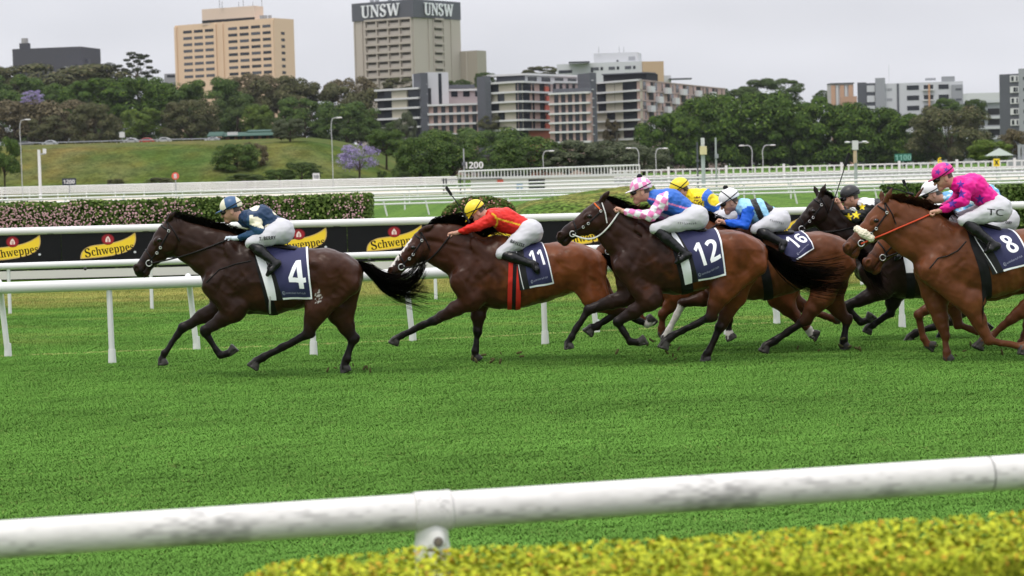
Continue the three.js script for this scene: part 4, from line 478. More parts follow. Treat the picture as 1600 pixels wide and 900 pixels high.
// ------------------------------------------------------------------ white rails of the far side of the course
function farRail(label, pts, h, r, spacing, second, o2 = {}) { // pts: [px, depth] left to right
  const o = thing(o2.name ?? 'far_rail', label, 'rail', [0, 0, 0], 'white rails across the infield'), P = pts.map(([px, d]) => floor(px, d, h)), c = new THREE.CatmullRomCurve3(P, false, 'centripetal');
  mesh('rail_pipe', new THREE.TubeGeometry(c, 50, r, 6, false), pvcFar, o); for (const s of second ?? []) mesh('lower_rail', new THREE.TubeGeometry(new THREE.CatmullRomCurve3(P.map((p) => v3(p.x, s, p.z)), false, 'centripetal'), 50, r * 0.9, 6, false), pvcFar, o);
  const n = Math.round(c.getLength() / spacing); for (let i = 0; i <= n; i++) { const p = c.getPointAt(i / n); mesh('post', bar(v3(p.x + (o2.lean ?? 0), 0, p.z), v3(p.x, h, p.z), r * (o2.post ?? 0.75), r * (o2.post ?? 0.75), 6), pvcFar, o); } return o; }
farRail('nearest infield rail, its leaning posts standing in green grass behind the flowering bush', [[-80, 116], [500, 117], [900, 120], [1300, 122], [1800, 124]], 0.80, 0.06, 2.2, [0.60], { lean: 0.18 });
farRail('second infield rail just beyond the nearest one', [[-80, 134], [500, 135], [900, 137], [1300, 140], [1800, 144]], 0.98, 0.065, 3, [0.76]);
farRail('infield rail curving in front of the white ramp', [[-80, 158], [600, 160], [1000, 164], [1800, 170]], 1.02, 0.07, 4, [0.75]);
farRail('middle infield rail with many thin posts', [[-80, 196], [600, 196], [1000, 204], [1800, 214]], 1.05, 0.075, 5, [0.75]);
farRail('farthest white rail of many bars at the foot of the grass bank', [[-80, 290], [300, 262], [715, 226]], 1.60, 0.08, 5, [1.42, 1.24, 1.06, 0.88, 0.6]);
{ // pale sand track between the rails
  const g = new THREE.PlaneGeometry(260, 62); g.rotateX(-Math.PI / 2); g.translate(0, 0.012, -254); structure('sand_track', g, new THREE.MeshPhysicalMaterial({ map: dataTexture(256, 256, (u, v) => { const a = periodic(u, v, 8, 2), b = periodic(u, v, 50, 3), k = 0.92 + 0.08 * a + 0.1 * b; return [0.80 * k, 0.77 * k, 0.71 * k]; }, true), ...matte }));
}
{ // tall white paling fence at the right and the ramp it climbs over
  const paling = mat(0.52, 0.53, 0.53), o = thing('paling_fence', 'tall white paling fence running below the fig row', 'fence'), d = (px) => 240, x0 = floor(955, 240).x, x1 = floor(1800, 240).x, top = 1.75;
  for (const [y, h] of [[top, 0.12], [1.12, 0.16], [0.30, 0.5]]) mesh('fence_rail', box(x1 - x0, h, 0.1, (x0 + x1) / 2, y, -240), pvcFar, o);
  for (let x = x0; x < x1; x += 0.75) unit3('paling', paling, o, x, top / 2, -240 + 0.09, 0.16, top + 0.05, 0.06); mesh('backing', box(x1 - x0, 0.9, 0.04, (x0 + x1) / 2, 0.6, -240.15), mat(0.42, 0.43, 0.43), o);
  for (let x = x0; x < x1; x += 6) unit3('post', slabWhite, o, x, 1.0, -239.85, 0.24, 2.1, 0.24);
  const r = thing('ramp_underpass', 'white walled underpass with railings and a red panel at the centre', 'structure', [floor(830, 225).x, 0, -225]), X = (px) => floor(px, 225).x - floor(830, 225).x, cream = mat(0.62, 0.62, 0.58), rail2 = (pa, ya, pb, yb, n, name) => { for (let i = 0; i <= n; i++) { const t = i / n; unit3('baluster', pvcFar, r, lerp(X(pa), X(pb), t), lerp(ya, yb, t) - 0.35, 0.3, 0.09, 0.8, 0.06); } mesh(name, bar(v3(X(pa), ya, 0.3), v3(X(pb), yb, 0.3), 0.09, 0.09, 6), pvcFar, r); };
  mesh('wall', box(X(960) - X(736), 1.5, 0.4, (X(960) + X(736)) / 2, 0.75, 0), cream, r); const ys = (px, py) => at(px, py, 225).y;
  for (const [pa, pb, ya, yb] of [[718, 850, 268, 263], [850, 1000, 263, 258]]) rail2(pa, ys(pa, ya), pb, ys(pb, yb), Math.round((pb - pa) / 5), 'hand_rail'); mesh('deck_edge', box(X(1000) - X(718), 0.25, 0.3, (X(1000) + X(718)) / 2, ys(850, 276), 0.2), slabWhite, r);
  for (const [px, w] of [[832, 0.7], [838, 0.5], [846, 0.7]]) unit3('opening', dark, r, X(px), 0.75, 0.22, w, 0.9, 0.06); unit3('opening', mat(0.2, 0.3, 0.42), r, X(812), 0.55, 0.22, 0.6, 0.5, 0.06); unit3('red_panel', mat(0.6, 0.12, 0.08), r, X(782), ys(782, 283), 0.24, 0.6, 0.3, 0.05); for (const px of [694, 698, 720]) unit3('gate_post', dark, r, X(px), 0.75, 1, 0.14, 1.5, 0.14); mesh('gate_bar', box(X(785) - X(690), 0.1, 0.08, (X(785) + X(690)) / 2, ys(740, 280), 1.0), darkGrey, r);
}

// ------------------------------------------------------------------ lamp posts, poles, marker boards
function lamp(label, px, baseDepth, topPy, arm, o = {}) {
  const b = floor(px, baseDepth), g = baseDepth > 290 ? terrain(b.x, b.z) : 0, H = at(px, topPy, baseDepth).y - g, t = thing('lamp_post', label, 'lamp', [b.x, g, b.z], 'lamp posts'), m = o.mat ?? mat(0.42, 0.43, 0.44, { metalness: 0.3, roughness: 0.5 }), r = 0.00027 * baseDepth * (o.thick ?? 1);
  const pts = [v3(0, 0, 0), v3(0, H * 0.6, 0), v3(0, H - 0.5, 0), v3(arm * 0.35, H - 0.04, 0), v3(arm, H, 0)]; mesh('pole', tube(pts, r * 0.62, 7, 24), m, t); const hd = new THREE.SphereGeometry(1, 10, 6); hd.scale(0.36, 0.07, 0.18); hd.translate(arm + Math.sign(arm) * 0.35, H, 0); mesh('lamp_head', hd, slabWhite, t); return t; }
lamp('tall lamp post at the left edge with a short arm', 35, 250, 187, 0.5); lamp('tall lamp post left of the purple jacaranda', 521, 240, 184, 0.45);
lamp('curved lamp post right of the white 1200 sign', 850, 262, 236, 0.6); lamp('curved lamp post, arm to the left, left of the fig row', 999, 262, 231, -0.75); lamp('curved lamp post, arm to the right, left of the fig row', 1026, 262, 232, 0.7); lamp('curved lamp post, arm to the left, before the fig row', 1176, 262, 227, -0.8); lamp('curved lamp post, arm to the right, before the fig row', 1193, 262, 227, 0.8); lamp('curved lamp post at the right of the fig row', 1337, 262, 223, 0.9);
{ const p = thing('camera_pole', 'pole with twin floodlight heads left of the dark 1200 board', 'pole', floor(63, 245).toArray()); const H = at(63, 234, 245).y; mesh('pole', bar(v3(0, 0, 0), v3(0, H, 0), 0.17, 0.15, 8), mat(0.62, 0.62, 0.62), p); mesh('arm', box(0.7, 0.12, 0.12, 0.35, H - 0.45, 0), grey, p); mesh('floodlight', box(0.3, 0.5, 0.3, 0.6, H - 0.15, 0), slabWhite, p);
  const q = thing('timing_pole', 'grey pole with a cream box and white top behind the pink checked rider', 'pole', floor(1100, 150).toArray()), h = at(1100, 218, 150).y; mesh('pole', bar(v3(0, 0, 0), v3(0, h, 0), 0.13, 0.12, 8), mat(0.42, 0.46, 0.46), q); mesh('cream_box', box(0.42, 0.55, 0.4, 0.02, at(1100, 235, 150).y, 0.1), mat(0.66, 0.58, 0.34), q); mesh('white_top', box(0.22, 0.42, 0.22, 0, h - 0.1, 0), slabWhite, q);
  const s = thing('timing_pole', 'slim grey pole right of the pole with the cream box', 'pole', floor(1120, 200).toArray()), hs = at(1120, 215, 200).y; mesh('pole', bar(v3(0, 0, 0), v3(0, hs, 0), 0.09, 0.08, 8), mat(0.35, 0.37, 0.37), s); mesh('box', box(0.3, 0.35, 0.3, 0.05, at(1120, 244, 200).y, 0.1), grey, s); const s2 = thing('timing_pole', 'thin dark pole left of the pole with the cream box', 'pole', floor(1091, 210).toArray()), h2 = at(1091, 222, 210).y; mesh('pole', bar(v3(0, 0, 0), v3(0, h2, 0), 0.08, 0.07, 8), darkGrey, s2); mesh('bracket', box(0.3, 0.2, 0.2, 0, h2 * 0.6, 0.1), darkGrey, s2);
  const r = thing('floodlight_pole', 'pole with white box and two side lamps behind the raised whip', 'pole', floor(1338, 150).toArray()), hr = at(1338, 222, 150).y; mesh('pole', bar(v3(0, 0, 0), v3(0, hr, 0), 0.11, 0.10, 8), mat(0.40, 0.42, 0.43), r); mesh('white_box', box(0.36, 0.6, 0.3, -0.02, hr - 0.2, 0.1), slabWhite, r); mesh('tan_box', box(0.2, 0.8, 0.2, -0.05, hr - 0.95, 0.12), mat(0.5, 0.38, 0.26), r); mesh('cross_arm', box(1.1, 0.06, 0.06, 0.05, hr, 0), grey, r); for (const x of [-0.5, 0.6]) { const g = new THREE.SphereGeometry(0.14, 8, 6); g.scale(1.4, 0.5, 1); g.translate(x, hr, 0); mesh('lamp_head', g, slabWhite, r); }
  const m = thing('mast', 'thin mast beside the white 1200 sign', 'pole', floor(726, 255).toArray()), hm = at(726, 232, 255).y; mesh('pole', bar(v3(0, 0, 0), v3(0, hm, 0), 0.1, 0.07, 6), grey, m); mesh('box', box(0.4, 0.35, 0.3, 0, at(726, 256, 255).y, 0.1), darkGrey, m); }
const bold = await new FontLoader().loadAsync('fonts/droid/droid_sans_bold.typeface.json');
function marker(label, px, py, depth, w, h, text, panel, ink, size, disc) {
  const p = at(px, py, depth), g = depth > 290 ? terrain(p.x, p.z) : 0, o = thing('marker_board', label, 'sign', [p.x, g, p.z], 'distance markers'), y = p.y - g; if (panel) { if (disc) { const c = new THREE.CylinderGeometry(w / 2, w / 2, 0.06, 20); c.rotateX(Math.PI / 2); c.translate(0, y, 0); mesh('panel', c, panel, o); } else mesh('panel', box(w, h, 0.08, 0, y, 0), panel, o); } mesh('post', box(0.09, Math.max(0.3, y - h / 2), 0.09, 0, Math.max(0.3, y - h / 2) / 2, -0.09), grey, o);
  const t = new TextGeometry(text, { font: bold, size, depth: 0.04, curveSegments: 4, bevelEnabled: false }); t.computeBoundingBox(); const b = t.boundingBox; t.translate(-(b.min.x + b.max.x) / 2, y - (b.min.y + b.max.y) / 2, 0.05); mesh('lettering', t, ink, o); }
marker('dark board reading 1200 on the far rail at left', 108, 284, 250, 1.5, 0.76, '1200', mat(0.035, 0.04, 0.055), slabWhite, 0.42); marker('round red sign with a white number on the far rail', 274, 275, 255, 0.8, 0.8, '8', mat(0.62, 0.10, 0.07), slabWhite, 0.5, true); marker('white square sign reading 10 on the far rail', 494, 276, 250, 0.75, 0.75, '10', slabWhite, darkGrey, 0.36); marker('white numerals 1200 standing right of the thin mast', 740, 258, 255, 1.7, 0.5, '1200', null, slabWhite, 0.72); marker('green board reading 1100 in the shade of the fig row', 1411, 246, 262, 1.9, 0.85, '1100', mat(0.03, 0.13, 0.09), mat(0.16, 0.34, 0.28), 0.62); marker('yellow numeral 6 above the pink cap', 1468, 251, 232, 0.4, 0.4, '6', null, mat(0.75, 0.55, 0.03), 0.62); marker('yellow square marked with a cross at the right', 1557, 254, 230, 0.62, 0.75, 'X', mat(0.78, 0.58, 0.03), dark, 0.5);

// ------------------------------------------------------------------ racehorses
const leather = mat(0.009, 0.008, 0.008, { roughness: 0.45 });
const steel = new THREE.MeshStandardMaterial({ color: rgb(0.6, 0.6, 0.6), roughness: 0.3, metalness: 0.9 });
const whiteWeb = mat(0.72, 0.72, 0.70, { roughness: 0.7 });
function frame(depth, origin) {                          // photo pixels <-> local metres in the upright plane a body stands in
  const base = at(origin, 500, depth); base.y = 0;
  const inv = camera.quaternion.clone().invert();
  return { base, depth, L: (p) => { const q = at(p[0], p[1], depth).sub(base); return [q.x, q.y]; },
    px: (x, y, z) => { const q = v3(x + base.x, y + base.y - EYE, z + base.z).applyQuaternion(inv); return [800 + FOCAL * q.x / -q.z, 450 - FOCAL * q.y / -q.z]; } };
}
const coatMaterial = () => new THREE.MeshPhysicalMaterial({ vertexColors: true, color: 0xffffff, roughness: 0.36, specularIntensity: 0.30 });
const clothTextures = {};
function clothTexture(number, o = {}) {
  const key = number + JSON.stringify(o); if (clothTextures[key]) return clothTextures[key];
  return clothTextures[key] = canvasTexture(512, 448, (c, w, h) => {
    c.fillStyle = '#25274f'; c.fillRect(0, 0, w, h);
    c.strokeStyle = '#eef0f4'; c.lineWidth = 20; c.beginPath(); c.moveTo(w - 8, 0); c.lineTo(w - 8, h - 8); c.lineTo(o.foot ?? 120, h - 8); c.stroke();
    if (o.crescent) { c.fillStyle = '#e8e9ee'; c.beginPath(); c.moveTo(0, 0); c.lineTo(34, 0); c.quadraticCurveTo(140, h * 0.5, 90, h); c.lineTo(0, h); c.fill(); c.fillStyle = '#0c0c0e'; c.beginPath(); c.moveTo(34, 0); c.quadraticCurveTo(140, h * 0.5, 90, h); c.lineTo(168, h); c.lineTo(150, h * 0.55); c.lineTo(60, 0); c.fill(); }
    if (o.pad) { c.fillStyle = '#0b0b0d'; c.beginPath(); c.moveTo(0, 0); c.lineTo(140, 0); c.quadraticCurveTo(110, h * 0.6, 150, h); c.lineTo(0, h); c.fill(); c.strokeStyle = '#e8e9ee'; c.lineWidth = 12; c.beginPath(); c.moveTo(8, 0); c.quadraticCurveTo(10, h * 0.6, 60, h - 6); c.stroke(); }
    c.save(); c.translate(w * (o.x ?? 0.74), h * (o.y ?? 0.5)); c.rotate(o.turn ?? 0); c.scale(o.wide ?? 1, 1);
    c.fillStyle = '#f4f5f8'; c.font = 'bold ' + (o.size ?? 330) + 'px sans-serif'; c.textAlign = 'center'; c.textBaseline = 'middle'; c.fillText(number, 0, 0); c.restore();
    c.fillStyle = '#a9abbd'; c.font = '26px sans-serif'; c.textAlign = 'left'; c.save(); c.translate(w * 0.38, h * 0.88); c.rotate(o.turn ?? 0);
    c.strokeStyle = '#a9abbd'; c.lineWidth = 4; c.beginPath(); c.arc(0, -6, 15, 0, 7); c.stroke(); c.beginPath(); c.arc(-2, -6, 7, 0, 5); c.stroke();
    c.fillText('australian turf club', 26, 3); c.restore();
  });
}
const points = [0.0065, 0.0052, 0.005];
function weld(a, b) { return mergeGeometries([a, b]); }
function makeHorse(h) {
  const F = frame(h.depth, (h.S[0] + h.B[0]) / 2), L = F.L, Spt = L(h.S), Bpt = L(h.B), len = Math.hypot(Bpt[0] - Spt[0], Bpt[1] - Spt[1]), m = len / 1.72;
  const e1 = [(Bpt[0] - Spt[0]) / len, (Bpt[1] - Spt[1]) / len], e2 = [-e1[1], e1[0]];
  const U = (u, v) => [Spt[0] + (e1[0] * u + e2[0] * v) * len, Spt[1] + (e1[1] * u + e2[1] * v) * len];
  const shapes = [], add = (s, k, cut) => shapes.push([s, k, cut]);
  // trunk: [along, top, bottom, half width] as shares of the body length
  const fat = h.belly ?? 0, ml = 1.35;
  const trunk = [[0.13, 0.20, -0.09, 0.095], [0.21, 0.255, -0.145, 0.122], [0.30, 0.280, -0.178, 0.138], [0.42, 0.235, -0.180 - fat, 0.155], [0.55, 0.216, -0.152 - fat, 0.162], [0.67, 0.222, -0.112 - fat, 0.158], [0.77, 0.222, -0.085, 0.154], [0.86, 0.188, -0.06, 0.136], [0.890, 0.160, -0.05, 0.115]];
  const body = { part: 'body', d0: 0, d1: 0 };
  for (let i = 0; i + 1 < trunk.length; i++) { const [u0, t0, b0, w0] = trunk[i], [u1, t1, b1, w1] = trunk[i + 1], p = U(u0, (t0 + b0) / 2), q = U(u1, (t1 + b1) / 2); add(E(p[0], p[1], 0, (t0 - b0) / 2 * len, w0 * len, q[0], q[1], 0, (t1 - b1) / 2 * len, w1 * len, body), i ? 0.05 : 0); }
  // croup and loin muscles, ribs
  for (const z of [-1, 1]) {
    let p = U(0.79, 0.105); add(S(p[0], p[1], z * 0.13 * m, 0.23 * m, 0.155 * m, 0.135 * m, -0.5 + Math.atan2(e1[1], e1[0]), body), 0.03);
    p = U(0.90, 0.06); add(S(p[0], p[1], z * 0.11 * m, 0.12 * m, 0.19 * m, 0.125 * m, 0.15, body), 0.03);
    p = U(0.12, 0.02); add(S(p[0], p[1], z * 0.13 * m, 0.14 * m, 0.15 * m, 0.085 * m, 0.5, body), 0.04);
    p = U(0.22, 0.02); add(S(p[0], p[1], z * 0.155 * m, 0.12 * m, 0.17 * m, 0.075 * m, -0.5, body), 0.03);
    p = U(0.20, 0.16); add(S(p[0], p[1], z * 0.12 * m, 0.085 * m, 0.22 * m, 0.07 * m, 0.38, body), 0.03);
  }
  const P = L(h.P), N = ((n) => [P[0] + (n[0] - P[0]) * 1.07, P[1] + (n[1] - P[1]) * 1.07])(L(h.N)), T = L(h.T), M = L(h.M), W = L(h.W);
  // neck
  const mid = (a, b, t) => [lerp(a[0], b[0], t), lerp(a[1], b[1], t)], quad = (a, b, c, t) => mid(mid(a, b, t), mid(b, c, t), t);
  const ctl = [2 * M[0] - (P[0] + W[0]) / 2, 2 * M[1] - (P[1] + W[1]) / 2], chest = U(0.03, 0.04), und = h.under ? L(h.under) : mid(T, chest, 0.5), ctl2 = [2 * und[0] - (T[0] + chest[0]) / 2, 2 * und[1] - (T[1] + chest[1]) / 2];
  const crest = (t) => quad(P, ctl, W, t), throat = (t) => quad(T, ctl2, chest, t);
  const neckTag = { part: 'neck', d0: h.neckDark ?? 0, d1: h.neckDark ?? 0 };
  let prev; for (let i = 0; i <= 7; i++) { const t = i / 7, c = crest(t * 0.97 + 0.03), u = throat(t), k = { x: (c[0] + u[0]) / 2, y: (c[1] + u[1]) / 2, a: Math.hypot(c[0] - u[0], c[1] - u[1]) / 2, b: lerp(0.072, 0.15, t * t * 0.6 + t * 0.4) * m }; if (prev) add(E(prev.x, prev.y, 0, prev.a, prev.b, k.x, k.y, 0, k.a, k.b, neckTag), 0.03); prev = k; }
  // head
  const hl = Math.hypot(N[0] - P[0], N[1] - P[1]), f1 = [(N[0] - P[0]) / hl, (N[1] - P[1]) / hl], f2 = [f1[1], -f1[0]]; // f2 points out of the forehead
  const Hd = (t, w) => [P[0] + (f1[0] * t + f2[0] * w) * hl, P[1] + (f1[1] * t + f2[1] * w) * hl];
  const head = [[0.06, 0.05, -0.27, 0.125], [0.17, 0.065, -0.36, 0.155], [0.32, 0.055, -0.385, 0.160], [0.48, 0.030, -0.315, 0.130], [0.64, 0.008, -0.258, 0.104], [0.78, -0.005, -0.242, 0.098], [0.885, -0.012, -0.235, 0.106]];
  const ht = { part: 'head', d0: 0, d1: 0 }, mz = { part: 'head', d0: 0.25, d1: 1 };
  for (let i = 0; i + 1 < head.length; i++) { const [t0, a0, b0, w0] = head[i], [t1, a1, b1, w1] = head[i + 1], p = Hd(t0, (a0 + b0) / 2), q = Hd(t1, (a1 + b1) / 2); add(E(p[0], p[1], 0, (a0 - b0) / 2 * hl, w0 * hl, q[0], q[1], 0, (a1 - b1) / 2 * hl, w1 * hl, i >= 4 ? mz : ht), 0.02); }
  const headTurn = Math.atan2(f1[1], f1[0]);
  for (const z of [-1, 1]) {
    let p = Hd(0.36, -0.05); add(S(p[0], p[1], z * 0.135 * hl, 0.07 * hl, 0.05 * hl, 0.035 * hl, headTurn, ht), 0.02); // brow
    p = Hd(0.30, -0.22); add(S(p[0], p[1], z * 0.12 * hl, 0.15 * hl, 0.13 * hl, 0.055 * hl, headTurn, ht), 0.02);       // cheek
    p = Hd(0.55, -0.10); add(E(p[0], p[1], z * 0.1 * hl, 0.022 * hl, 0.02 * hl, ...Hd(0.38, -0.115), z * 0.15 * hl, 0.022 * hl, 0.02 * hl, ht), 0.012); // facial crest
    p = Hd(0.90, -0.06); add(S(p[0], p[1], z * 0.085 * hl, 0.06 * hl, 0.05 * hl, 0.035 * hl, headTurn + 0.4, mz), 0.012);
    p = Hd(0.915, -0.07); add(S(p[0], p[1], z * 0.125 * hl, 0.050 * hl, 0.032 * hl, 0.036 * hl, headTurn + 0.6), 0.008, true); // nostril
    p = Hd(0.86, -0.175); add(S(p[0], p[1], z * 0.10 * hl, 0.12 * hl, 0.011 * hl, 0.04 * hl, headTurn + 0.12), 0.006, true);  // mouth
  }
  { const p = Hd(0.89, -0.225); add(S(p[0], p[1], 0, 0.08 * hl, 0.05 * hl, 0.07 * hl, headTurn, mz), 0.02); } // chin
  const et = { part: 'ear', d0: 0.2, d1: 0.7 }, ear = L(h.ear), ear2 = h.ear2 ? L(h.ear2) : [ear[0] - 0.015, ear[1] + 0.01];
  for (const [z, tip] of [[1, ear], [-1, ear2]]) { const p = Hd(0.04, 0.02), q = mid(p, tip, 0.5); add(E(p[0], p[1], z * 0.075 * hl, 0.030 * m, 0.026 * m, q[0], q[1], z * 0.11 * hl, 0.032 * m, 0.02 * m, et), 0.012); add(E(q[0], q[1], z * 0.11 * hl, 0.032 * m, 0.02 * m, tip[0], tip[1], z * 0.115 * hl, 0.006, 0.006, et), 0.008); }
  // legs
  const lower = (k, q, r, z0, z1, sock, scale) => {       // cannon, fetlock, pastern, hoof: from knee or hock q[0] to fetlock q[1] to hoof tip q[2]
    const [a, b, c] = q, s = m * scale, cl = { part: 'cannon', d0: 1, d1: 1, sock: sock > 0.9 ? 1 : 0 }, pl = { part: 'pastern', d0: 1, d1: 1, sock: sock > 0.3 ? 1 : 0 }, hf = { part: 'hoof' };
    add(E(a[0], a[1], z0, 0.039 * s, 0.030 * s, b[0], b[1], z1, 0.035 * s, 0.029 * s, cl), 0.025);
    const hd = [c[0] - b[0], c[1] - b[1]], hn = Math.hypot(...hd) || 1; hd[0] /= hn; hd[1] /= hn;
    add(S(b[0] - hd[1] * 0.0, b[1], z1, 0.042 * s, 0.042 * s, 0.036 * s, 0, pl), 0.015);
    const co = [b[0] + hd[0] * hn * 0.5, b[1] + hd[1] * hn * 0.5]; add(E(b[0], b[1], z1, 0.036 * s, 0.032 * s, co[0], co[1], z1, 0.040 * s, 0.038 * s, pl), 0.012);
    const nn = [-hd[1], hd[0]], toe = [c[0] - hd[0] * 0.012, c[1] - hd[1] * 0.012], heel = [toe[0] + (nn[0] * 0.077 - hd[0] * 0.058) * s, toe[1] + (nn[1] * 0.077 - hd[1] * 0.058) * s], sole = mid(toe, heel, 0.5);
    add(E(co[0], co[1], z1, 0.036 * s, 0.038 * s, sole[0] - hd[0] * 0.03 * s, sole[1] - hd[1] * 0.03 * s, z1, 0.040 * s, 0.046 * s, hf), 0.004); add(E(co[0] - nn[0] * 0.02 * s, co[1] - nn[1] * 0.02 * s, z1, 0.020 * s, 0.034 * s, toe[0], toe[1], z1, 0.012 * s, 0.040 * s, hf), 0.004); add(E(toe[0], toe[1], z1, 0.012 * s, 0.046 * s, heel[0], heel[1], z1, 0.014 * s, 0.046 * s, hf), 0.004);
  };
  const fore = (q, z, sock) => {
    const [el, kn, ft, hf] = q.map(L), sh = U(0.07, 0.0), fa = { part: 'forearm', d0: 0, d1: h.points ?? 0.9 }, z0 = z * 0.135 * m, z1 = z * 0.115 * m, z2 = z * 0.10 * m, md = mid(el, kn, 0.45);
    add(E(sh[0], sh[1], z0, 0.125 * m, 0.085 * m, el[0], el[1], z0, 0.112 * m, 0.08 * m, body), 0.06);
    const back = [el[0] + 0.05 * m, el[1] + 0.05 * m]; add(S(back[0], back[1], z0 * 1.1, 0.11 * m, 0.12 * m, 0.07 * m, 0, body), 0.05);
    add(E(el[0], el[1], z0, 0.10 * m, 0.073 * m, md[0], md[1], z1, 0.082 * m, 0.060 * m, { part: 'forearm', d0: 0, d1: (h.points ?? 0.9) * 0.45 }), 0.04);
    add(E(md[0], md[1], z1, 0.080 * m, 0.058 * m, kn[0], kn[1], z1, 0.047 * m, 0.042 * m, { part: 'forearm', d0: (h.points ?? 0.9) * 0.45, d1: h.points ?? 0.9 }), 0.02);
    add(S(kn[0], kn[1], z1, 0.049 * m, 0.052 * m, 0.044 * m, 0, { part: 'knee', d0: h.points ?? 1, d1: h.points ?? 1 }), 0.02); lower(0, [kn, ft, hf], 0, z1, z2, sock, 1);
  };
  const hind = (q, z, sock) => {
    const [st, ho, ft, hf] = q.map(L), hp = U(0.80, 0.085), z0 = z * 0.135 * m, z1 = z * 0.155 * m, z2 = z * 0.125 * m, md = mid(st, ho, 0.5), dk = h.points ?? 0.9;
    add(E(hp[0], hp[1], z0, 0.19 * m, 0.122 * m, st[0], st[1], z1, 0.128 * m, 0.098 * m, body), 0.06);
    const rear = U(0.92, 0.0), gm = mid(st, ho, 0.3); add(E(rear[0], rear[1], z0, 0.11 * m, 0.10 * m, gm[0] + 0.03 * m, gm[1], z1, 0.075 * m, 0.07 * m, body), 0.06);
    add(E(st[0], st[1], z1, 0.122 * m, 0.088 * m, md[0], md[1], z1, 0.092 * m, 0.066 * m, { part: 'gaskin', d0: 0, d1: dk * 0.4 }), 0.05);
    add(E(md[0], md[1], z1, 0.092 * m, 0.066 * m, ho[0], ho[1], z1, 0.057 * m, 0.045 * m, { part: 'gaskin', d0: dk * 0.4, d1: dk }), 0.02);
    const d = [ft[0] - ho[0], ft[1] - ho[1]], dn = Math.hypot(...d), out = [-d[0] / dn, -d[1] / dn], side = [-(d[1]) / dn, d[0] / dn], sg = side[0] > 0 ? 1 : -1;
    add(S(ho[0] + (out[0] * 0.035 + side[0] * sg * 0.022) * m, ho[1] + (out[1] * 0.035 + side[1] * sg * 0.022) * m, z1, 0.042 * m, 0.042 * m, 0.034 * m, 0, { part: 'hock', d0: dk, d1: dk }), 0.025);
    add(S(ho[0], ho[1], z1, 0.051 * m, 0.055 * m, 0.045 * m, 0, { part: 'hock', d0: dk, d1: dk }), 0.02); lower(1, [ho, ft, hf], 0, z1, z2, sock, 1.08);
  };
  const k = h.socks ?? {};
  fore(h.ff, -1, k.ff ?? 0); fore(h.nf, 1, k.nf ?? 0); hind(h.fh, -1, k.fh ?? 0); hind(h.nh, 1, k.nh ?? 0);
  { const d = U(1.0, 0.10), d0 = U(0.90, 0.135); add(E(d0[0], d0[1], 0, 0.05 * m, 0.05 * m, d[0], d[1], 0, 0.032 * m, 0.032 * m, { part: 'dock', d0: 0.3, d1: 1 }), 0.04); }
  // hollows between the muscles: jugular groove, behind the shoulder, flank, thigh, and the tendon lines
  const hollow = (p, q, z0, z1, r, k) => { for (const s of [-1, 1]) add(C([p[0], p[1], s * z0], r, [q[0], q[1], s * z1], r * 0.8), k, true); };
  { const t0 = throat(0.1), t1 = throat(0.85), c0 = crest(0.1), c1 = crest(0.85); hollow(mid(t0, c0, 0.22), mid(t1, c1, 0.25), 0.105 * m, 0.172 * m, 0.020 * m, 0.03);
    hollow(mid(t0, c0, 0.62), mid(t1, c1, 0.66), 0.098 * m, 0.158 * m, 0.016 * m, 0.03);
    hollow(U(0.30, 0.16), U(0.29, -0.06), 0.262 * m, 0.292 * m, 0.026 * m, 0.04); hollow(U(0.17, 0.12), U(0.10, -0.04), 0.225 * m, 0.245 * m, 0.020 * m, 0.035); hollow(U(0.15, -0.02), U(0.26, 0.06), 0.262 * m, 0.258 * m, 0.018 * m, 0.03);
    hollow(U(0.685, 0.10), U(0.70, -0.02), 0.325 * m, 0.315 * m, 0.045 * m, 0.06); hollow(U(0.87, 0.12), U(0.86, -0.06), 0.288 * m, 0.275 * m, 0.020 * m, 0.04); hollow(U(0.78, 0.16), U(0.70, 0.16), 0.292 * m, 0.298 * m, 0.018 * m, 0.035); }
  for (const s of [-1, 1]) { const p = U(0.71, 0.135); add(S(p[0], p[1], s * 0.225 * m, 0.06 * m, 0.04 * m, 0.035 * m, -0.3, body), 0.05); }
  const field = new Field(shapes, 0.0135)
    .warp((x, y, z) => { const u = ((x - Spt[0]) * e1[0] + (y - Spt[1]) * e1[1]) / len, v = ((x - Spt[0]) * e2[0] + (y - Spt[1]) * e2[1]) / len, rib = smooth(0.34, 0.42, u) * smooth(0.68, 0.60, u) * smooth(-0.17, -0.10, v) * smooth(0.16, 0.06, v); const vein = 1 - Math.abs(noise(x * 5.2 + h.seed * 3, y * 5.2, z * 5.2)) * 9; return 0.0035 * rib * Math.sin((x + 0.25 * y) * 78) - 0.0045 * Math.max(0, vein) * (v < 0.12 ? 1 : 0.3); })
    .warp((x, y, z) => 0.009 * noise(x * 6.5 + h.seed, y * 6.5, z * 6.5) + 0.008 * noise(x * 12 + y * 5, y * 9 + h.seed, z * 9) + 0.0035 * noise(x * 16 + h.seed, y * 16, z * 16));
  const coat = h.coat.map((v, i) => v * [0.92, 0.76, 0.68][i]), coat2 = (h.coat2 ?? h.coat).map((v, i) => v * [0.88, 0.74, 0.66][i]), shp = shapes.filter(([s, , cut]) => !cut && s.tag).map(([s]) => s);
  const colour = (x, y, z) => {
    let best = 1e9, s; for (const q of shp) { const v = distance(q, x, y, z); if (v < best) { best = v; s = q; } }
    const g = s.tag, n = fbm(x * 5 + h.seed, y * 5, z * 5 + 4, 3), fine = fbm(x * 30, y * 30 + h.seed, z * 30, 2);
    if (g.part === 'hoof') { const q = 0.045 + 0.03 * fine; return [q, q * 0.93, q * 0.86]; }
    let t = 0; if (s.t === 'E') { const dx = s.x1 - s.x0, dy = s.y1 - s.y0; t = clamp(((x - s.x0) * dx + (y - s.y0) * dy) / (dx * dx + dy * dy + 1e-9)); }
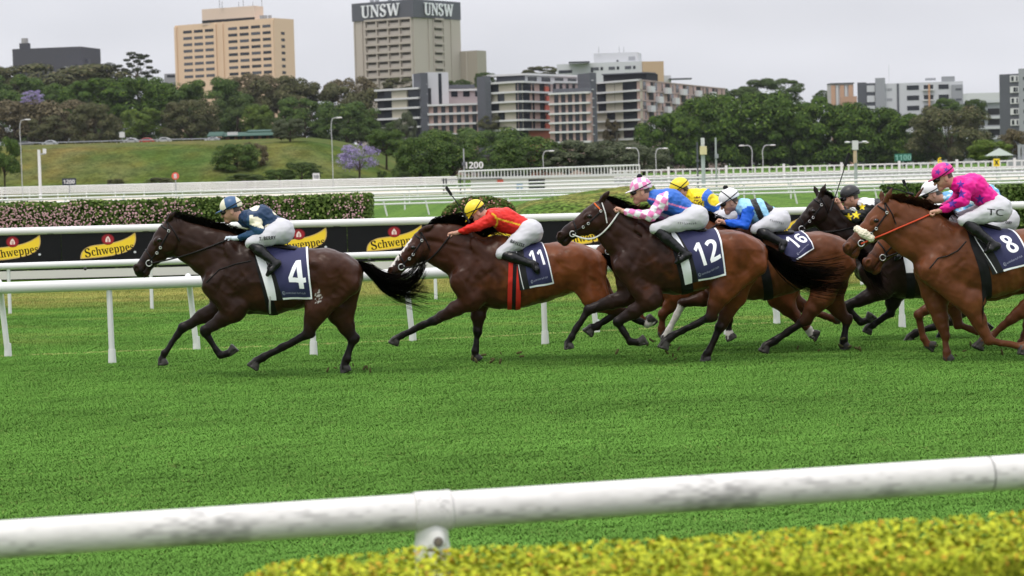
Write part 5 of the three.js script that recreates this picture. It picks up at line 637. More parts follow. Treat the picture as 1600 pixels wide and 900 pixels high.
    let dark = clamp(lerp(g.d0, g.d1, t) + n * 0.35 * (g.d0 + g.d1 > 0 ? 1 : 0.0)); if (g.part === 'head' || g.part === 'ear') dark *= h.muzzle ?? 0.8; if (g.part === 'cannon' || g.part === 'pastern') dark *= (h.points ?? 1) > 0.6 ? 1 : (h.points ?? 0);
    const rear = clamp((x - Spt[0]) / len), w = smooth(0.25, 0.75, rear + n * 0.5), a = coat.map((c, i) => lerp(c, coat2[i], w) * (1 + 0.5 * n + 0.25 * fine));
    let c = a.map((v, i) => lerp(v, points[i], dark));
    if (g.sock) { const q = 0.55 + 0.2 * fine; c = [q, q * 0.95, q * 0.9]; }
    if (h.foam && z > 0) { const q = F.px(x, y, z), d = Math.hypot((q[0] - h.foam[0]) / 6, (q[1] - h.foam[1]) / 13); if (d < 1 && noise(x * 95, y * 95, z * 95) > 0.4 * d - 0.1) c = [0.45, 0.43, 0.41]; }
    const hx = (x - P[0]) * f1[0] + (y - P[1]) * f1[1], hw = (x - P[0]) * f2[0] + (y - P[1]) * f2[1];
    if (g.part === 'head' && h.blaze && Math.abs(z) < h.blaze * (1 + fine) && hw > -0.075 * hl && hx > hl * 0.25 && hx < hl * 0.93) c = [0.62, 0.58, 0.54];
    return c;
  };
  const o = thing('racehorse', h.label, 'horse', F.base.toArray(), 'galloping racehorses');
  mesh('body', field.geometry(colour), coatMaterial(), o);
  // eyes
  const eyeMat = new THREE.MeshStandardMaterial({ color: rgb(0.008, 0.005, 0.004), roughness: 0.08 });
  for (const z of [1, -1]) { const p = Hd(0.335, -0.075), q = field.march(p[0], p[1], z * 0.4, 0, 0, -z); if (q) { const g = new THREE.SphereGeometry(0.026 * m, 12, 8); g.scale(1.15, 0.85, 0.7); g.translate(q[0], q[1], q[2] - z * 0.004); mesh('eye', g, eyeMat, o); } }
  // mane and tail
  const rnd = random(100 + h.seed * 7), hairMat = mat(...(h.hair ?? [0.012, 0.010, 0.009]), { roughness: 0.55 }), locks = [], gauss = () => rnd() + rnd() + rnd() - 1.5;
  const flow = h.maneFlow ?? [0.8, 0.35];
  for (let i = 0; i < 460; i++) {
    const t = rnd() * 0.9 - 0.03, c = t < 0 ? P : crest(t), z = gauss() * 0.022, ln = ml * (h.maneLength ?? 0.13) * (0.5 + 0.8 * rnd()), dn = rnd(), drop = rnd() < 0.35 ? -1 : 0.3;
    const a = v3(c[0], c[1] - 0.015, z), w = gauss() * 0.75, b = v3(c[0] + flow[0] * ln * 0.4, c[1] + (flow[1] + w * 0.3) * ln * 0.6 + 0.01, z + gauss() * 0.03), e = v3(c[0] + flow[0] * ln * (0.7 + dn * 0.4), c[1] + (flow[1] * 0.6 + w) * ln * 0.7 * drop, z * 2 + 0.06 * gauss());
    locks.push({ p: [a, b, e], r: 0.0045 + 0.005 * rnd() });
  }
  for (let i = 0; i < 16; i++) { const c = Hd(0.02 + rnd() * 0.03, 0.05), z = gauss() * 0.03; locks.push({ p: [v3(c[0], c[1], z), v3(c[0] + 0.04, c[1] + 0.03, z), v3(c[0] + 0.09 + 0.05 * rnd(), c[1] + 0.02 + gauss() * 0.03, z)], r: 0.008 }); }
  mesh('mane', hair(locks), hairMat, o);
  if (h.tail) {
    const lines = [h.tail, h.tail2 ?? h.tail].map((q) => q.map(L)), tl = [];
    for (let i = 0; i < 2.3 * (h.tailLocks ?? 150); i++) {
      const line = lines[i % 3 === 0 ? 1 : 0], cut = 0.55 + 0.45 * Math.pow(rnd(), 0.6), g1 = gauss(), g2 = gauss(), ph = rnd() * 6, pts = [];
      for (let j = 0; j < line.length; j++) { const t = j / (line.length - 1); if (t > cut + 0.01) break; const s = 0.026 + 2.7 * (h.tailSpread ?? 0.085) * Math.pow(t, 0.8); pts.push(v3(line[j][0] + Math.sin(ph + t * 5) * 0.02 * t, line[j][1] + g1 * s * 0.8 + Math.sin(ph + t * 7) * 0.015 * t, g2 * s * 0.7)); }
      if (pts.length > 2) tl.push({ p: pts, r: 0.0045 * (0.4 + rnd() * 0.9) });
    }
    mesh('tail', hair(tl), h.tailHair ? mat(...h.tailHair, { roughness: 0.6 }) : hairMat, o);
  }
  // straps that lie on the skin
  const strap = (name, list, r, material, sides = [1, -1], parent = o, off = 0.004) => { // list: local [x, y] points
    let last; for (const s of sides) { const pts = []; for (let i = 0; i + 1 < list.length; i++) for (let j = 0; j < 5; j++) { const a = mid(list[i], list[i + 1], j / 5), q = field.march(a[0], a[1], s * 0.6, 0, 0, -s); if (q) pts.push(v3(q[0], q[1], q[2] + s * off)); else pts.push(v3(a[0], a[1], 0)); } const e = list[list.length - 1], q = field.march(e[0], e[1], s * 0.6, 0, 0, -s); pts.push(q ? v3(q[0], q[1], q[2] + s * off) : v3(e[0], e[1], 0)); last = mesh(name, tube(pts, r, 6, pts.length * 2), material, parent); }
    return last; };
  const br = new THREE.Group(); br.name = 'bridle'; o.add(br);
  strap('cheek_strap', [Hd(0.05, 0.02), Hd(0.16, -0.11), Hd(0.45, -0.16), Hd(0.72, -0.155)], 0.009 * m, leather, [1, -1], br);
  strap('browband', [Hd(0.155, 0.055), Hd(0.15, 0.0), Hd(0.13, -0.09)], 0.010 * m, h.brow ?? leather, [1, -1], br);
  strap('throat_strap', [Hd(0.05, 0.0), Hd(0.10, -0.18), Hd(0.16, -0.32)], 0.007 * m, h.throatStrap ?? leather, [1, -1], br);
  if (h.nose !== 'sheepskin') strap('noseband', [Hd(0.60, 0.01), Hd(0.62, -0.08), Hd(0.66, -0.19)], 0.009 * m, leather, [1, -1], br);
  else { const locks = [], c0 = Hd(0.61, 0.012), c1 = Hd(0.57, -0.21); for (const z of [1, -1]) { const q0 = [c0[0], c0[1], 0], q1 = field.march(c1[0], c1[1], z * 0.5, 0, 0, -z) ?? [c1[0], c1[1], 0.05]; locks.push([C(q0, 0.036, [lerp(q0[0], q1[0], 0.5), lerp(q0[1], q1[1], 0.5), q1[2] * 0.95], 0.047, 1), 0.01], [C([lerp(q0[0], q1[0], 0.5), lerp(q0[1], q1[1], 0.5), q1[2] * 0.95], 0.047, q1, 0.042, 1), 0.01]); } mesh('sheepskin_noseband', new Field(locks, 0.006).warp((x, y, z) => 0.012 * noise(x * 60, y * 60, z * 60)).geometry(), mat(0.72, 0.66, 0.52, { roughness: 1 }), br); }
  for (const s of [1, -1]) { const p = Hd(0.725, -0.165), q = field.march(p[0], p[1], s * 0.5, 0, 0, -s); if (q) { const g = new THREE.TorusGeometry(0.032 * m, 0.006 * m, 6, 16); g.translate(q[0], q[1], q[2] + s * 0.01); mesh('bit_ring', g, steel, br); } }
  for (const p of [Hd(0.14, -0.10), Hd(0.42, -0.16), Hd(0.52, -0.165)]) { const q = field.march(p[0], p[1], 0.5, 0, 0, -1); if (q) { const g = new THREE.TorusGeometry(0.013 * m, 0.0045 * m, 5, 10); g.translate(q[0], q[1], q[2] + 0.012); mesh('buckle', g, steel, br); } }
  // reins from the bit to the hands
  if (h.hand) for (const s of [1, -1]) {
    const p = Hd(0.73, -0.17), q = field.march(p[0], p[1], s * 0.5, 0, 0, -s) ?? [p[0], p[1], s * 0.06], e = L(h.hand), pts = [];
    for (let i = 0; i <= 12; i++) { const t = i / 12, x = lerp(q[0], e[0], t), y = lerp(q[1], e[1], t) - (h.reinSag ?? 0.05) * Math.sin(Math.PI * t), line = lerp(q[2] + s * 0.01, s * 0.075, t), hit = field.march(x, y, s * 0.6, 0, 0, -s); pts.push(v3(x, y, hit ? s * Math.max(s * line, s * hit[2] + 0.012) : line)); }
    mesh('rein', tube(pts, 0.0095 * m, 6, 30), h.reins ?? leather, br);
  }
  // breastplate
  if (h.leather) strap('girth_strap', h.leather.map(L), 0.011 * m, mat(0.42, 0.42, 0.41, { roughness: 0.6 }), [1], o, 0.03);
  if (h.breast) strap('breastplate', h.breast.map(L), 0.0065 * m, leather);
  // saddle cloth, draped over both sides of the back
  if (h.cloth) {
    const { ft, fb, rt, rb } = h.cloth, a = L(ft), b = L(fb), c = L(rt), d = L(rb), nu = 16, nv = 18;
    const mesh2 = (sgn) => {
      const pos = [], uv = [], idx = [];
      for (let i = 0; i <= nu; i++) {
        const u = i / nu, xt = lerp(a[0], c[0], u), xb = lerp(b[0], d[0], u), yb = lerp(b[1], d[1], u), cy = Spt[1] + 0.07 * len;
        let lo = 0.3, hi = 2.6; for (let q = 0; q < 22; q++) { const f = (lo + hi) / 2, e = field.leave(xb, cy, 0, 0, Math.cos(f), sgn * Math.sin(f)); if (e[1] > yb) lo = f; else hi = f; }
        const row = []; for (let j = 0; j <= nv; j++) { const v = j / nv, f = v * lo, x = lerp(xt, xb, v), e = field.leave(x, cy, 0, 0, Math.cos(f), sgn * Math.sin(f)), fl = (0.019 + 0.005 * Math.sin(u * 9 + v * 5 + h.seed) * v) ; row.push([e[0], e[1] + Math.cos(f) * fl, e[2] + sgn * Math.sin(f) * fl]); }
        let acc = [0]; for (let j = 1; j <= nv; j++) acc.push(acc[j - 1] + Math.hypot(row[j][0] - row[j - 1][0], row[j][1] - row[j - 1][1], row[j][2] - row[j - 1][2]));
        const top = h.cloth.skip ?? 0.22; row.forEach((p, j) => { pos.push(...p); const q = acc[j] / acc[nv]; uv.push(sgn > 0 ? u : 1 - u, 1 - clamp((q - top) / (1 - top))); });
      }
      for (let i = 0; i < nu; i++) for (let j = 0; j < nv; j++) { const p = i * (nv + 1) + j, q = p + nv + 1; if (sgn > 0) idx.push(p, p + 1, q, q, p + 1, q + 1); else idx.push(p, q, p + 1, q, q + 1, p + 1); }
      const g = new THREE.BufferGeometry(); g.setAttribute('position', new THREE.Float32BufferAttribute(pos, 3)); g.setAttribute('uv', new THREE.Float32BufferAttribute(uv, 2)); g.setIndex(idx); g.computeVertexNormals(); return g;
    };
    mesh('saddle_cloth', weld(mesh2(1), mesh2(-1)), new THREE.MeshStandardMaterial({ map: clothTexture(h.cloth.number, h.cloth.look), roughness: 0.75, side: THREE.DoubleSide }), o);
    // saddle: a small black seat on the cloth
    const sx0 = lerp(a[0], c[0], 0.02), sx1 = lerp(a[0], c[0], 0.78), cy = Spt[1] + 0.07 * len, y0 = field.leave(sx0, cy, 0, 0, 1, 0)[1], ym = field.leave((sx0 + sx1) / 2, cy, 0, 0, 1, 0)[1], y1 = field.leave(sx1, cy, 0, 0, 1, 0)[1];
    mesh('saddle', new Field([[E(sx0, y0 + 0.005, 0, 0.035, 0.10, (sx0 + sx1) / 2, ym, 0, 0.024, 0.13, 1), 0.02], [E((sx0 + sx1) / 2, ym, 0, 0.024, 0.13, sx1, y1 + 0.008, 0, 0.03, 0.12, 1), 0.02]], 0.012).geometry(), leather, o);
  }
  if (h.girth) {                                         // a band right round the body
    const { top, bottom, width, material, edge } = h.girth, a = L(top), b = L(bottom), cy = (a[1] + b[1]) / 2 + 0.05;
    const band = (w0, w1, mt, off) => { const pos = [], idx = [], n = 72; for (let i = 0; i <= n; i++) { const f = i / n * Math.PI * 2, t = (1 - Math.cos(f)) / 2; for (let q = 0; q <= 6; q++) { const w = lerp(w0, w1, q / 6), x = lerp(a[0], b[0], t) + w, e = field.leave(x, cy, 0, 0, Math.cos(f), Math.sin(f)); pos.push(e[0], e[1] + Math.cos(f) * off, e[2] + Math.sin(f) * off); } if (i) for (let q = 0; q < 6; q++) { const p = (i - 1) * 7 + q; idx.push(p, p + 7, p + 1, p + 1, p + 7, p + 8); } } const g = new THREE.BufferGeometry(); g.setAttribute('position', new THREE.Float32BufferAttribute(pos, 3)); g.setIndex(idx); g.computeVertexNormals(); return mesh('girth', g, mt, o); };
    band(-width / 2, width / 2, material ?? mat(0.008, 0.008, 0.009, { roughness: 0.7, side: THREE.DoubleSide }), 0.009); if (edge) { band(-width / 2 - 0.02, -width / 2 + 0.03, edge, 0.013); band(width / 2 - 0.035, width / 2 + 0.02, edge, 0.013); }
  }
  return { o, F, field, Hd, U, m };
}

// ------------------------------------------------------------------ riders
const skinColour = [0.50, 0.27, 0.19];
function fist(c, dir, across, up) {                      // a closed hand at c: dir along the forearm, across the knuckles, up the back of the hand
  const q = (a, b, d) => [c[0] + dir[0] * a + across[0] * b + up[0] * d, c[1] + dir[1] * a + across[1] * b + up[1] * d, c[2] + dir[2] * a + across[2] * b + up[2] * d], s = [];
  s.push([C(q(-0.05, 0, 0), 0.024, q(-0.01, 0, 0.004), 0.026, 1), 0.01], [C(q(-0.01, -0.022, 0.004), 0.020, q(0.03, -0.026, 0.008), 0.016, 1), 0.012], [C(q(-0.01, 0.02, 0.004), 0.020, q(0.03, 0.024, 0.008), 0.016, 1), 0.012], [C(q(-0.01, 0, 0.004), 0.022, q(0.03, 0, 0.008), 0.018, 1), 0.012]);
  [[-0.030, 0.026], [-0.010, 0.030], [0.010, 0.029], [0.029, 0.022]].forEach(([a, l]) => { s.push([C(q(0.032, a, 0.008), 0.0095, q(0.034 + l * 0.55, a, -0.012), 0.0088, 1), 0.003], [C(q(0.034 + l * 0.55, a, -0.012), 0.0088, q(0.024, a, -0.034), 0.0082, 1), 0.003], [C(q(0.024, a, -0.034), 0.0082, q(0.004, a, -0.026), 0.0078, 1), 0.003]); });
  s.push([C(q(-0.015, -0.036, -0.004), 0.012, q(0.012, -0.046, -0.016), 0.0105, 1), 0.006], [C(q(0.012, -0.046, -0.016), 0.0105, q(0.032, -0.030, -0.030), 0.009, 1), 0.004]);
  return s;
}
function unit(a) { const l = Math.hypot(...a) || 1; return a.map((v) => v / l); }
function cross(a, b) { return [a[1] * b[2] - a[2] * b[1], a[2] * b[0] - a[0] * b[2], a[0] * b[1] - a[1] * b[0]]; }
function makeJockey(j) {
  const F = frame(j.depth, j.hip[0]), L = F.L, g = j.size ?? 1;
  const hip = L(j.hip), neck = L(j.neck), sh = L(j.shoulder), el = L(j.elbow), wr = L(j.wrist), ha = L(j.hand), kn = L(j.knee), an = L(j.ankle), toe = L(j.toe), bk = L(j.back), hc = L(j.head);
  const el2 = j.elbow2 ? L(j.elbow2) : el, wr2 = j.wrist2 ? L(j.wrist2) : wr, ha2 = j.hand2 ? L(j.hand2) : ha, kz = j.kneeZ ?? 0.235, az = j.ankleZ ?? 0.315;
  const mid = (a, b, t) => [lerp(a[0], b[0], t), lerp(a[1], b[1], t)];
  const d = unit([hip[0] - neck[0], hip[1] - neck[1]]), n = [-d[1], d[0]]; const up = n[1] > 0 ? n : [-n[0], -n[1]];
  const bc = [bk[0] - up[0] * 0.125 * g, bk[1] - up[1] * 0.125 * g], waist = mid(hip, bc, 0.38), z3 = (p, z) => [p[0], p[1], z];
  const arms = (r) => { const s = []; for (const [z, e, w] of [[1, el, wr], [-1, el2, wr2]]) s.push([C(z3(mid(sh, bc, 0.25), z * 0.12), 0.085 * g - r, z3(sh, z * 0.165), 0.078 * g - r, 'yoke'), 0.05], [C(z3(sh, z * 0.17), 0.074 * g - r, z3(e, z * 0.215), 0.058 * g - r, 'sleeve'), 0.03], [C(z3(e, z * 0.215), 0.057 * g - r, z3(w, z * (j.wristZ ?? 0.10)), 0.040 * g - r, 'sleeve'), 0.02]); return s; };
  const torso = (r) => [[E(...waist, 0, 0.118 * g - r, 0.148 * g - r, ...bc, 0, 0.135 * g - r, 0.165 * g - r, 'torso'), 0], [E(...bc, 0, 0.135 * g - r, 0.165 * g - r, ...mid(neck, bc, 0.25), 0, 0.098 * g - r, 0.135 * g - r, 'torso'), 0.05], [E(...mid(neck, bc, 0.25), 0, 0.095 * g - r, 0.12 * g - r, ...neck, 0, 0.062 * g - r, 0.066 * g - r, 'torso'), 0.03]];
  const seat = (r) => { const s = [[S(hip[0], hip[1], 0, 0.128 * g - r, 0.135 * g - r, 0.165 * g - r, 0, 'seat'), 0.05], [E(...hip, 0, 0.125 * g - r, 0.155 * g - r, ...waist, 0, 0.108 * g - r, 0.140 * g - r, 'seat'), 0.05]]; for (const z of [-1, 1]) { const m1 = mid(hip, kn, 0.45); s.push([C(z3(hip, z * 0.10), 0.122 * g - r, z3(m1, z * (kz * 0.8)), 0.096 * g - r, 'thigh'), 0.06], [C(z3(m1, z * kz * 0.8), 0.096 * g - r, z3(kn, z * kz), 0.066 * g - r, 'thigh'), 0.03]); } return s; };
  const calf = mid(kn, an, 0.35), bootTop = mid(kn, an, 0.06), ft = unit([toe[0] - an[0], toe[1] - an[1]]);
  const shin = (r, z) => [[C(z3(bootTop, z * (kz + 0.005)), 0.058 * g - r, z3(calf, z * lerp(kz, az, 0.4)), 0.061 * g - r, 'boot'), 0.02], [C(z3(calf, z * lerp(kz, az, 0.4)), 0.061 * g - r, z3(an, z * az), 0.041 * g - r, 'boot'), 0.02], [E(an[0] - ft[0] * 0.03, an[1] - ft[1] * 0.03 - 0.012, z * az, 0.040 * g - r, 0.035 * g - r, ...mid(an, toe, 0.6), z * (az + 0.02), 0.036 * g - r, 0.042 * g - r, 'boot'), 0.02], [E(...mid(an, toe, 0.6), z * (az + 0.02), 0.036 * g - r, 0.042 * g - r, toe[0], toe[1], z * (az + 0.02), 0.022 * g, 0.028 * g - r, 'boot'), 0.02]];
  const o = thing('person', j.label, 'person', F.base.toArray(), 'jockeys riding in the race');
  // head
  const a = (j.face ?? -25) * Math.PI / 180, fw = [-Math.cos(a), Math.sin(a)], u2 = [Math.sin(a), Math.cos(a)], tz = j.turn ?? 0, turn = Math.atan2(fw[1], fw[0]);
  const H = (f, v, z = 0) => [hc[0] + fw[0] * f * g + u2[0] * v * g, hc[1] + fw[1] * f * g + u2[1] * v * g, z * g];
  const hs = [[S(...H(0, 0.02), 0.100 * g, 0.108 * g, 0.077 * g, turn, 'skin'), 0], [C(H(0.02, -0.05), 0.066 * g, H(0.062, -0.095), 0.036 * g, 'skin'), 0.04], [C(H(0.075, -0.108), 0.020 * g, H(0.078, -0.112), 0.018 * g, 'skin'), 0.02], [C(H(0.094, 0.0), 0.010 * g, H(0.112, -0.038), 0.0155 * g, 'skin'), 0.012], [C(H(0.088, -0.068, -0.018), 0.010, H(0.088, -0.068, 0.018), 0.010, 'lip'), 0.008], [C(H(0.086, -0.080, -0.015), 0.010, H(0.086, -0.080, 0.015), 0.010, 'lip'), 0.008], [C(H(0.086, 0.022, -0.04), 0.016, H(0.086, 0.022, 0.04), 0.016, 'skin'), 0.015], [C(H(-0.035, -0.06), 0.056 * g, z3(neck, 0), 0.060 * g, 'skin'), 0.04]];
  for (const z of [-1, 1]) { hs.push([S(...H(-0.008, -0.02, z * 0.080), 0.020 * g, 0.032 * g, 0.010 * g, turn, 'skin'), 0.006], [S(...H(0.050, -0.045, z * 0.040), 0.034 * g, 0.028 * g, 0.022 * g, turn, 'skin'), 0.02], [S(...H(0.094, -0.002, z * 0.032), 0.020 * g, 0.014 * g, 0.018 * g, turn), 0.01, true]); }
  const hairC = j.hairColour ?? [0.06, 0.035, 0.02], hf = new Field(hs, 0.0055), skin = j.skin ?? skinColour;
  const headGeo = hf.geometry((x, y, z) => { const f = ((x - hc[0]) * fw[0] + (y - hc[1]) * fw[1]) / g, v = ((x - hc[0]) * u2[0] + (y - hc[1]) * u2[1]) / g, q = 1 + 0.18 * fbm(x * 40, y * 40, z * 40, 2); if (f < -0.035 && v > -0.03 && v < 0.2 || v > 0.06) return hairC; const t = hf.nearest(x, y, z); if (t === 'lip') return [0.36 * q, 0.15 * q, 0.11 * q]; return skin.map((c) => c * q); });
  // hands
  const hands = []; let glove = j.glove;
  for (const [z, e, w, p] of [[1, el, wr, ha], [-1, el2, wr2, ha2]]) { const wz = z * (j.wristZ ?? 0.10), hz = z * (j.handZ ?? 0.075), dir = unit([p[0] - w[0], p[1] - w[1], hz - wz]), side = unit(cross(dir, [0, 0.25, z])), acr = unit([side[0] * 0.4, side[1] * 0.4, z * 1]); const upv = unit(cross(acr, dir)), ok = upv[1] < 0 ? upv.map((v) => -v) : upv; hands.push(new Field([...fist([p[0], p[1], hz], dir, acr, ok), [C([w[0], w[1], wz], 0.029 * g, [p[0] - dir[0] * 0.045, p[1] - dir[1] * 0.045, hz - dir[2] * 0.045], 0.024 * g, 1), 0.01]], 0.005).geometry((x, y, zz) => (glove ?? skin).map((c) => c * (1 + 0.15 * noise(x * 70, y * 70, zz * 70))))); }
  const inner = new Field([...torso(0.026), ...seat(0.026), ...arms(0.016), ...shin(0.013, 1), ...shin(0.013, -1)], 0.014).geometry(() => skin);
  mesh('body', joined([inner, headGeo, ...hands]), new THREE.MeshStandardMaterial({ vertexColors: true, roughness: 0.55 }), o);
  // silks
  const jf = new Field([...torso(0), ...arms(0)], 0.0095).warp((x, y, z) => 0.011 * noise(x * 11 + j.seed, y * 17, z * 9) + 0.010 * noise(x * 24 + y * 10, y * 30 + j.seed, z * 20));
  const pattern = (f) => (x, y, z) => { const p = F.px(x, y, z), c = f(p[0], p[1], z, jf.nearest(x, y, z)); return c; };
  mesh('jacket', jf.geometry(pattern(j.silks)), new THREE.MeshPhysicalMaterial({ vertexColors: true, roughness: 0.5, specularIntensity: 0.5 }), o);
  const bf = new Field(seat(0.002), 0.0105).warp((x, y, z) => 0.009 * noise(x * 9 + j.seed, y * 16, z * 8) + 0.0045 * noise(x * 20 - y * 14, y * 30, z * 16));
  const br = mesh('breeches', bf.geometry(), mat(0.52, 0.52, 0.55, { roughness: 0.75 }), o);
  const bootMat = mat(0.007, 0.007, 0.008, { roughness: 0.3, specularIntensity: 0.6 });
  for (const z of [1, -1]) {
    mesh('boot', new Field(shin(0, z), 0.0095).warp((x, y, q) => 0.004 * noise(x * 30, y * 30, q * 30)).geometry(), bootMat, o);
    const ir = mid(an, toe, 0.55), q = new THREE.TorusGeometry(0.055, 0.008, 6, 14); q.rotateY(0.9); q.translate(ir[0], ir[1] + 0.02, z * (az + 0.02)); mesh('stirrup', q, leather, o);
  }
  // helmet
  const cs = [[S(...H(-0.012, 0.045), 0.124 * g, 0.112 * g, 0.104 * g, turn, 1), 0], [S(...H(-0.03, -0.46), 0.62 * g, 0.485 * g, 0.6 * g, turn + (j.tilt ?? 0.0), 1), 0.004, true]];
  const cf = new Field(cs, 0.0065), helmet = mesh('helmet', cf.geometry((x, y, z) => { const f = ((x - hc[0]) * fw[0] + (y - hc[1]) * fw[1]) / g, v = ((x - hc[0]) * u2[0] + (y - hc[1]) * u2[1]) / g; return j.cap(f, v, z / g); }), new THREE.MeshStandardMaterial({ vertexColors: true, roughness: 0.4 }), o);
  const peak = new Field([[S(...H(0.115, 0.022), 0.062 * g, 0.010 * g, 0.078 * g, turn + 0.16, 1), 0.01]], 0.006); mesh('peak', peak.geometry(), mat(...(j.peak ?? j.cap(0.1, 0.05, 0)), { roughness: 0.4 }), helmet);
  const ring = (t0, r, name) => { const pts = []; for (let i = 0; i <= 20; i++) { const q = i / 20 * Math.PI * 2, c = Math.cos(q), s = Math.sin(q); pts.push(v3(...H(-0.012 + 0.123 * c * Math.cos(t0), 0.040 + 0.123 * c * Math.sin(t0), 0.106 * s))); } mesh(name, tube(pts, r, 5, 40), mat(0.012, 0.012, 0.014), helmet); };
  ring(j.strapTilt ?? -0.25, 0.006, 'goggle_strap'); if (j.strap2) ring(j.strap2, 0.006, 'goggle_strap');
  if (j.pompom) { const q = H(-0.02, 0.165), pg = new Field([[S(q[0], q[1], 0, 0.03, 0.028, 0.03, 0, 1), 0]], 0.005).warp((x, y, z) => 0.008 * noise(x * 90, y * 90, z * 90)).geometry(); mesh('pompom', pg, mat(...j.pompom, { roughness: 1 }), helmet); }
  // goggles: a curved dark lens across the eyes
  { const gf = new Field([[S(...H(0.074, 0.002), 0.048 * g, 0.034 * g, 0.078 * g, turn, 1), 0], [S(...H(0.098, -0.028), 0.03, 0.018, 0.016, turn, 1), 0.006, true]], 0.006); mesh('goggles', gf.geometry(), new THREE.MeshStandardMaterial({ color: rgb(0.010, 0.009, 0.010), roughness: 0.12 }), o); }
  // name lettering on the thigh
  if (j.name) {
    const { text, blur, x, y, w, h, turn: tr = 0, big } = j.name, tex = canvasTexture(big ? 84 : 256, 64, (c, W, Hh) => { c.fillStyle = '#000'; c.fillRect(0, 0, W, Hh); c.fillStyle = '#fff'; c.font = (big ? '' : 'bold ') + (big ? 62 : 46) + 'px sans-serif'; c.textAlign = 'center'; c.textBaseline = 'middle'; if (text) c.fillText(text, W / 2, Hh / 2, W - 6); else { const q = random(blur * 31); c.strokeStyle = '#9a9a9a'; c.lineWidth = 6; for (let i = 0; i < blur; i++) { const a = 10 + i * (W - 24) / blur, e = 12 * q(); c.beginPath(); c.moveTo(a, 16 + e); c.lineTo(a + 10 * q(), 50 - 8 * q()); c.stroke(); c.beginPath(); c.moveTo(a, 18 + 26 * q()); c.lineTo(a + 14, 20 + 26 * q()); c.stroke(); } } }); tex.colorSpace = THREE.NoColorSpace;
    const p = new THREE.PlaneGeometry(1, 1, 16, 5), q = p.attributes.position, ca = Math.cos(tr), sa = Math.sin(tr);
    for (let i = 0; i < q.count; i++) { const u = q.getX(i) * w, v = q.getY(i) * h, l = L([x + u * ca + v * sa, y - (v * ca - u * sa)]), e = bf.march(l[0], l[1], 0.7, 0, 0, -1, 1.0) ?? [l[0], l[1], 0.2]; q.setXYZ(i, e[0], e[1], e[2] + 0.005); } p.computeVertexNormals();
    mesh('lettering', p, new THREE.MeshStandardMaterial({ color: rgb(0.03, 0.03, 0.035), roughness: 0.8, alphaMap: tex, transparent: true, side: THREE.DoubleSide }), br);
  }
  return { o, F, jf };
}
function whip(label, depth, a, b, z) { // [px, py] grip -> tip
  const p = at(a[0], a[1], depth - z), q = at(b[0], b[1], depth - z), o = thing('whip', label, 'whip', p.toArray(), 'whips'), d = q.clone().sub(p);
  const black = mat(0.012, 0.012, 0.013, { roughness: 0.5 });
  mesh('shaft', tube([v3(0, 0, 0), d.clone().multiplyScalar(0.5).add(v3(0.004, 0.006, 0)), d.clone().multiplyScalar(0.72)], 0.007, 6, 10), black, o);
  mesh('handle', bar(d.clone().multiplyScalar(-0.22), d.clone().multiplyScalar(0.06), 0.014, 0.012), black, o);
  const fl = box(0.034, d.length() * 0.28, 0.012, 0, 0, 0); fl.applyQuaternion(new THREE.Quaternion().setFromUnitVectors(v3(0, 1, 0), d.clone().normalize())); fl.translate(d.x * 0.86, d.y * 0.86, d.z * 0.86); mesh('flap', fl, black, o);
}

// ------------------------------------------------------------------ the field of runners (points traced from the photograph)
const orange = mat(0.62, 0.13, 0.03), red = mat(0.55, 0.03, 0.02, { side: THREE.DoubleSide });
const darkCoat = [0.030, 0.0165, 0.011], horses = [];
horses.push(makeHorse({ seed: 1, depth: 25.2, label: 'dark brown racehorse leading the field with saddle cloth number 4', hair: [0.016, 0.011, 0.009], coat: [0.026, 0.0135, 0.009], coat2: [0.048, 0.021, 0.0125], muzzle: 0.9,
  P: [267, 343], N: [208, 417], ear: [277, 329], ear2: [262, 334], T: [287, 396], M: [327, 356], W: [386, 376], S: [319, 446], B: [568, 444], under: [300, 418],
  ff: [[345, 479], [284, 513], [255, 553], [245, 573]], nf: [[368, 486], [321, 516], [346, 554], [376, 546]], nh: [[497, 480], [483, 520], [414, 557], [388, 569]], fh: [[528, 490], [550, 532], [540, 562], [532, 586]],
  tail: [[560, 412], [577, 422], [597, 437], [618, 447], [638, 444], [654, 430], [664, 408], [672, 388]], tail2: [[560, 412], [577, 422], [597, 440], [622, 452], [648, 458], [670, 462], [692, 470]], foam: [497, 463], leather: [[428, 438], [424, 488]], tailSpread: 0.085, tailLocks: 230, hand: [357, 374], reinSag: 0.03, maneLength: 0.12, maneFlow: [0.75, 0.5],
  cloth: { ft: [392, 384], fb: [424, 465], rt: [481, 386], rb: [491, 463], number: '4', look: { crescent: 1, x: 0.735, y: 0.5, size: 350 } }, girth: { top: [405, 384], bottom: [428, 494], width: 0.10 }, breast: [[396, 406], [372, 411], [346, 420], [326, 440]] }));
